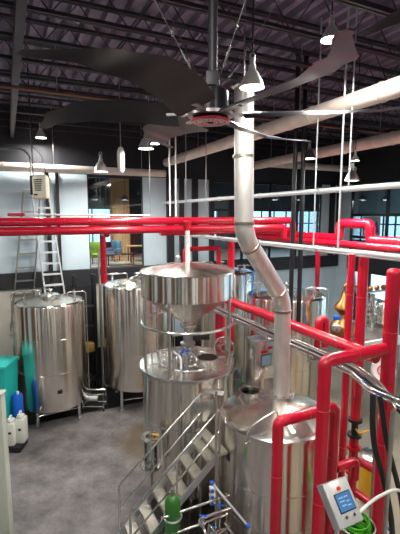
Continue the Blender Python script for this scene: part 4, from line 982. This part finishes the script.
for k in range(4):
    u = 18.6+k*.28; m.tube([UV(u, 21.82, 4.9), UV(u+.15, 21.82, 5.7-.1*k), UV(u+.3, 21.82, 4.8+.1*k), UV(u+.05, 21.82, 5.2)], .06, 6, fr=.1)
m.build('purple_strokes', PURPLE, t)

# ================================================================== LAMPS
def bell_lamp(px, py, Y, r, label, light=True, hot=False, mt=None, power=1):
    c = at(px, py, Y)
    t = thing('pendant_lamp', c, label, 'lamp')
    m = MB(); m.lathe([(r, 0), (r*.97, .02), (r*.85, r*.5), (r*.55, r*1.1), (r*.3, r*1.4), (r*.3, r*1.75), (0, r*1.8)], c, 32); m.build('lamp_shade', mt or WHITE, t)
    m = MB(); m.lathe([(0, .015), (r*.93, .015)], c, 32); m.build('lamp_lens', LAMPHOT if hot else LAMP, t)
    m = MB(); m.cyl(c+Vector((0, 0, r*1.75)), c+Vector((0, 0, r*2.3)), r*.22, 14); m.ring(c+Vector((0, 0, r*2.5)), r*.2, r*.05, (0, 1, 0), 16, 6); m.build('lamp_cap', STEEL_L, t)
    m = MB(); m.tube([c+Vector((0, 0, r*2.6)), (c.x, c.y, ZT9)], .01, 6); m.build('cord', BLACK, t)
    if light:
        ld = bpy.data.lights.new('lamp_light', 'AREA'); ld.shape = 'DISK'; ld.size = r*1.8; ld.energy = LAMP_W*power; ld.color = LAMP_COL; ld.spread = math.radians(170)
        lo = bpy.data.objects.new('lamp_light', ld); COL.objects.link(lo); lo.location = (0, 0, -.03); lo.parent = t
    return t
AL = mat('white_aluminium_shade', (.8, .8, .78), .3, .3)
bell_lamp(101, 172, 12.5, .22, 'white bell pendant lamp left of the white hanging capsule', mt=AL)
bell_lamp(146, 149, 11.0, .21, 'glowing pendant lamp under the fan, left of the picture centre', mt=AL)
bell_lamp(155, 144, 9.2, .10, 'small very bright lamp just beside the glowing pendant under the fan', hot=True, mt=AL)
bell_lamp(41, 138, 13.0, .17, 'small far pendant lamp at the tip of the left fan blade', mt=AL)
bell_lamp(352, 181, 10.6, .19, 'grey pendant lamp hanging just behind the upper grey pipe at right', mt=STEEL_D)
bell_lamp(355, 161, 9.0, .09, 'small very bright lamp above the right-hand pendant', hot=True, mt=AL)
bell_lamp(309, 159, 11.8, .19, 'dim warm pendant lamp between the twin black ducts and the hanging rods', mt=STEEL_D)
bell_lamp(252, 88, 5.3, .155, 'large white bell pendant lamp near the top of the vent stack', mt=AL)
bell_lamp(331, 40, 6.0, .14, 'bright lamp shining beside the right fan blade at top', hot=True, mt=AL)
# unseen fill lamps, added behind and beside the balcony as high-bay pendants
for i, (x, y, z) in enumerate(((-4.5, 3.0, 8.3), (-1.5, -1.5, 8.3), (3.0, -.5, 8.3), (6.0, 3.0, 8.3), (-7.0, 7.5, 8.3), (7.2, 8.0, 8.3), (-.8, 1.6, 8.6))):
    t = thing('pendant_lamp', (x, y, z), 'added high-bay fill lamp behind or beside the balcony, out of view', 'lamp', 'added fill lamps out of view')
    m = MB(); r = .2; m.lathe([(r, 0), (r*.85, r*.5), (r*.55, r*1.1), (r*.3, r*1.4), (0, r*1.8)], (x, y, z), 24); m.build('lamp_shade', AL, t)
    m = MB(); m.lathe([(0, .015), (r*.93, .015)], (x, y, z), 24); m.build('lamp_lens', LAMP, t)
    m = MB(); m.tube([(x, y, z+r*1.7), (x, y, ZT9)], .01, 6); m.build('cord', BLACK, t)
    ld = bpy.data.lights.new('lamp_light', 'AREA'); ld.shape = 'DISK'; ld.size = .36; ld.energy = LAMP_W*1.2; ld.color = LAMP_COL
    lo = bpy.data.objects.new('lamp_light', ld); COL.objects.link(lo); lo.location = (0, 0, -.03); lo.parent = t
# taproom pendants; the last pair is added to brighten the gallery
for i, px in enumerate((95, 125, 275, 300, 362, 385)):
    c = at(px, 200, 18.8 if i < 5 else 20.5); t = thing('taproom_lamp', c, ['dim pendant lamp in the left window, on the left', 'dim pendant lamp in the left window, on the right', 'dim pendant lamp seen in the centre window right of the vent stack', 'dim pendant lamp seen behind the twin black ducts', 'pendant lamp added to light the gallery, right window above the square pipe loop', 'pendant lamp added to light the gallery, right window, nearest the picture edge'][i], 'lamp')
    r = .2; m = MB(); m.lathe([(r, 0), (r*.6, r*.8), (r*.2, r), (0, r)], c, 20); m.build('lamp_shade', STEEL_D, t)
    m = MB(); m.lathe([(0, .01), (r*.9, .01)], c, 20); m.build('lamp_lens', LAMP, t)
    m = MB(); m.tube([c+Vector((0, 0, r)), (c.x, c.y, 8.2)], .012, 6); m.build('cord', BLACK, t)
    ld = bpy.data.lights.new('lamp_light', 'AREA'); ld.shape = 'DISK'; ld.size = .3; ld.energy = 110; ld.color = (1, .9, .75)
    lo = bpy.data.objects.new('lamp_light', ld); COL.objects.link(lo); lo.location = (0, 0, -.03); lo.parent = t

# ================================================================== CEILING FANS
def blade_mesh(hub, ang, R=1.70, r0=.31):
    d = Vector((math.cos(ang), math.sin(ang), 0)); cw = Vector((d.y, -d.x, 0)); z = Vector((0, 0, 1))
    def interp(tb, t):
        for (a, x), (b, y) in zip(tb, tb[1:]):
            if t <= b: f = (t-a)/(b-a); f = f*f*(3-2*f); return x+(y-x)*f
        return tb[-1][1]
    ch = [(0, .36), (.06, .39), (.35, .39), (.6, .37), (.8, .30), (.93, .2), (1, .06)]
    sw = [(0, 0), (.3, -.05), (.55, -.04), (.78, .10), (1, .45)]
    tw = [(0, -.34), (.5, -.27), (1, -.10)]
    m = MB(); rings = []; N = 26
    for i in range(N+1):
        t = i/N; c = hub + d*(r0+(R-r0)*t) + cw*interp(sw, t) + z*(.04*math.sin(t*PI)); w = interp(ch, t); a = interp(tw, t)
        X_ = cw*math.cos(a) + z*math.sin(a); Z_ = z*math.cos(a) - cw*math.sin(a); th = .022*(1-.6*t)
        ring = []
        for (s, q) in ((-.5, 0), (-.3, .7), (0, 1), (.3, .7), (.5, 0), (.3, -.35), (0, -.45), (-.3, -.35)):
            ring.append(m.bm.verts.new(c + X_*(s*w) + Z_*(q*th + .10*w*(.25-s*s)*1.2)))
        rings.append(ring)
    for A, B in zip(rings, rings[1:]):
        for k in range(8): m.bm.faces.new((A[k], A[(k+1) % 8], B[(k+1) % 8], B[k]))
    m.bm.faces.new(rings[0][::-1]); m.bm.faces.new(rings[-1]); return m
BLADE = mat('fan_blade_metal', (.016, .013, .02), .1, .33, noise=.15, nscale=3, spec=.2)
def fan(hub, angs, label, R=1.70):
    hub = Vector(hub); t = thing('ceiling_fan', hub, label, 'fan')
    m = MB(); m.lathe([(0, .26), (.13, .26), (.165, .23), (.17, .1), (.17, -.01), (.14, -.03), (0, -.03)], hub, 36); m.build('motor_housing', BLACKM, t)
    m = MB(); m.lathe([(.14, .0), (.22, .0), (.22, .03), (.14, .03)], hub, 36, close=True); m.build('hub_plate', STEEL_D, t)
    m = MB(); m.lathe([(0, 0), (.185, 0), (.19, -.012), (.17, -.02), (0, -.02)], hub-Vector((0, 0, .03)), 36); bd = m.build('badge_disc', mat('pink_red_badge', (.62, .05, .09), .2, .3), t)
    m = MB(); m.ring(hub-Vector((0, 0, .052)), .155, .006); m.ring(hub-Vector((0, 0, .052)), .065, .005)
    for k in range(9): a = PI+k*PI/8; m.box(hub+Vector((.11*math.cos(a), .11*math.sin(a), -.052)), (.02, .036, .006), R3(a+PI/2))
    m.build('badge_lettering', WHITE, bd)
    m = MB(); m.lathe([(0, 0), (.028, 0), (.028, -.01), (0, -.01)], hub-Vector((0, 0, .05)), 16); m.build('badge_centre', BLACK, bd)
    for a in angs:
        a = math.radians(a+12.7); b = blade_mesh(hub+Vector((0, 0, .01)), a, R).build('blade', BLADE, t)
        d = Vector((math.cos(a), math.sin(a), 0)); c_ = Vector((-d.y, d.x, 0)); q = MB()
        q.box(hub+d*.25+Vector((0, 0, .02)), (.34, .09, .015), R3(a)); 
        q.build('blade_bracket', STEEL_D, b)
    m = MB(); m.tube([hub+Vector((0.02, 0, .2)), (hub.x+.02, hub.y, ZT9)], .045, 12); m.box((hub.x+.02, hub.y, 9.5), (.3, .3, .03)); m.box(hub+Vector((.02, 0, .3)), (.13, .10, .22), None, .01); m.build('mount_post', JOIST, t)
    for k in range(4):
        a = .55+k*PI/2; e = hub+Vector((math.cos(a)*1.5, math.sin(a)*1.5, 0)); e.z = 9.2; s_ = hub+Vector((math.cos(a)*.1, math.sin(a)*.1, .24)); f = s_.lerp(e, .22)
        m = MB(); m.tube([s_, e], .005, 6); m.lathe([(.005, 0), (.011, .02), (.011, .16), (.005, .18)], s_.lerp(e, .08), 10, e-s_); m.ring(f, .03, .006, (1, 0, 0), 14, 6); m.build('guy_wire', STEEL_P, t)
fan((.10, 3.98, 7.03), (47.5, 107, 165, 234, 291.5, 349), 'big six-bladed dark ceiling fan with a round pink-red badge, filling the top', R=1.86)
fan((2.97, 2.95, 7.55), (165, 225, 285, 345, 45, 105), 'second ceiling fan, one dark blade tip showing in the upper right corner')
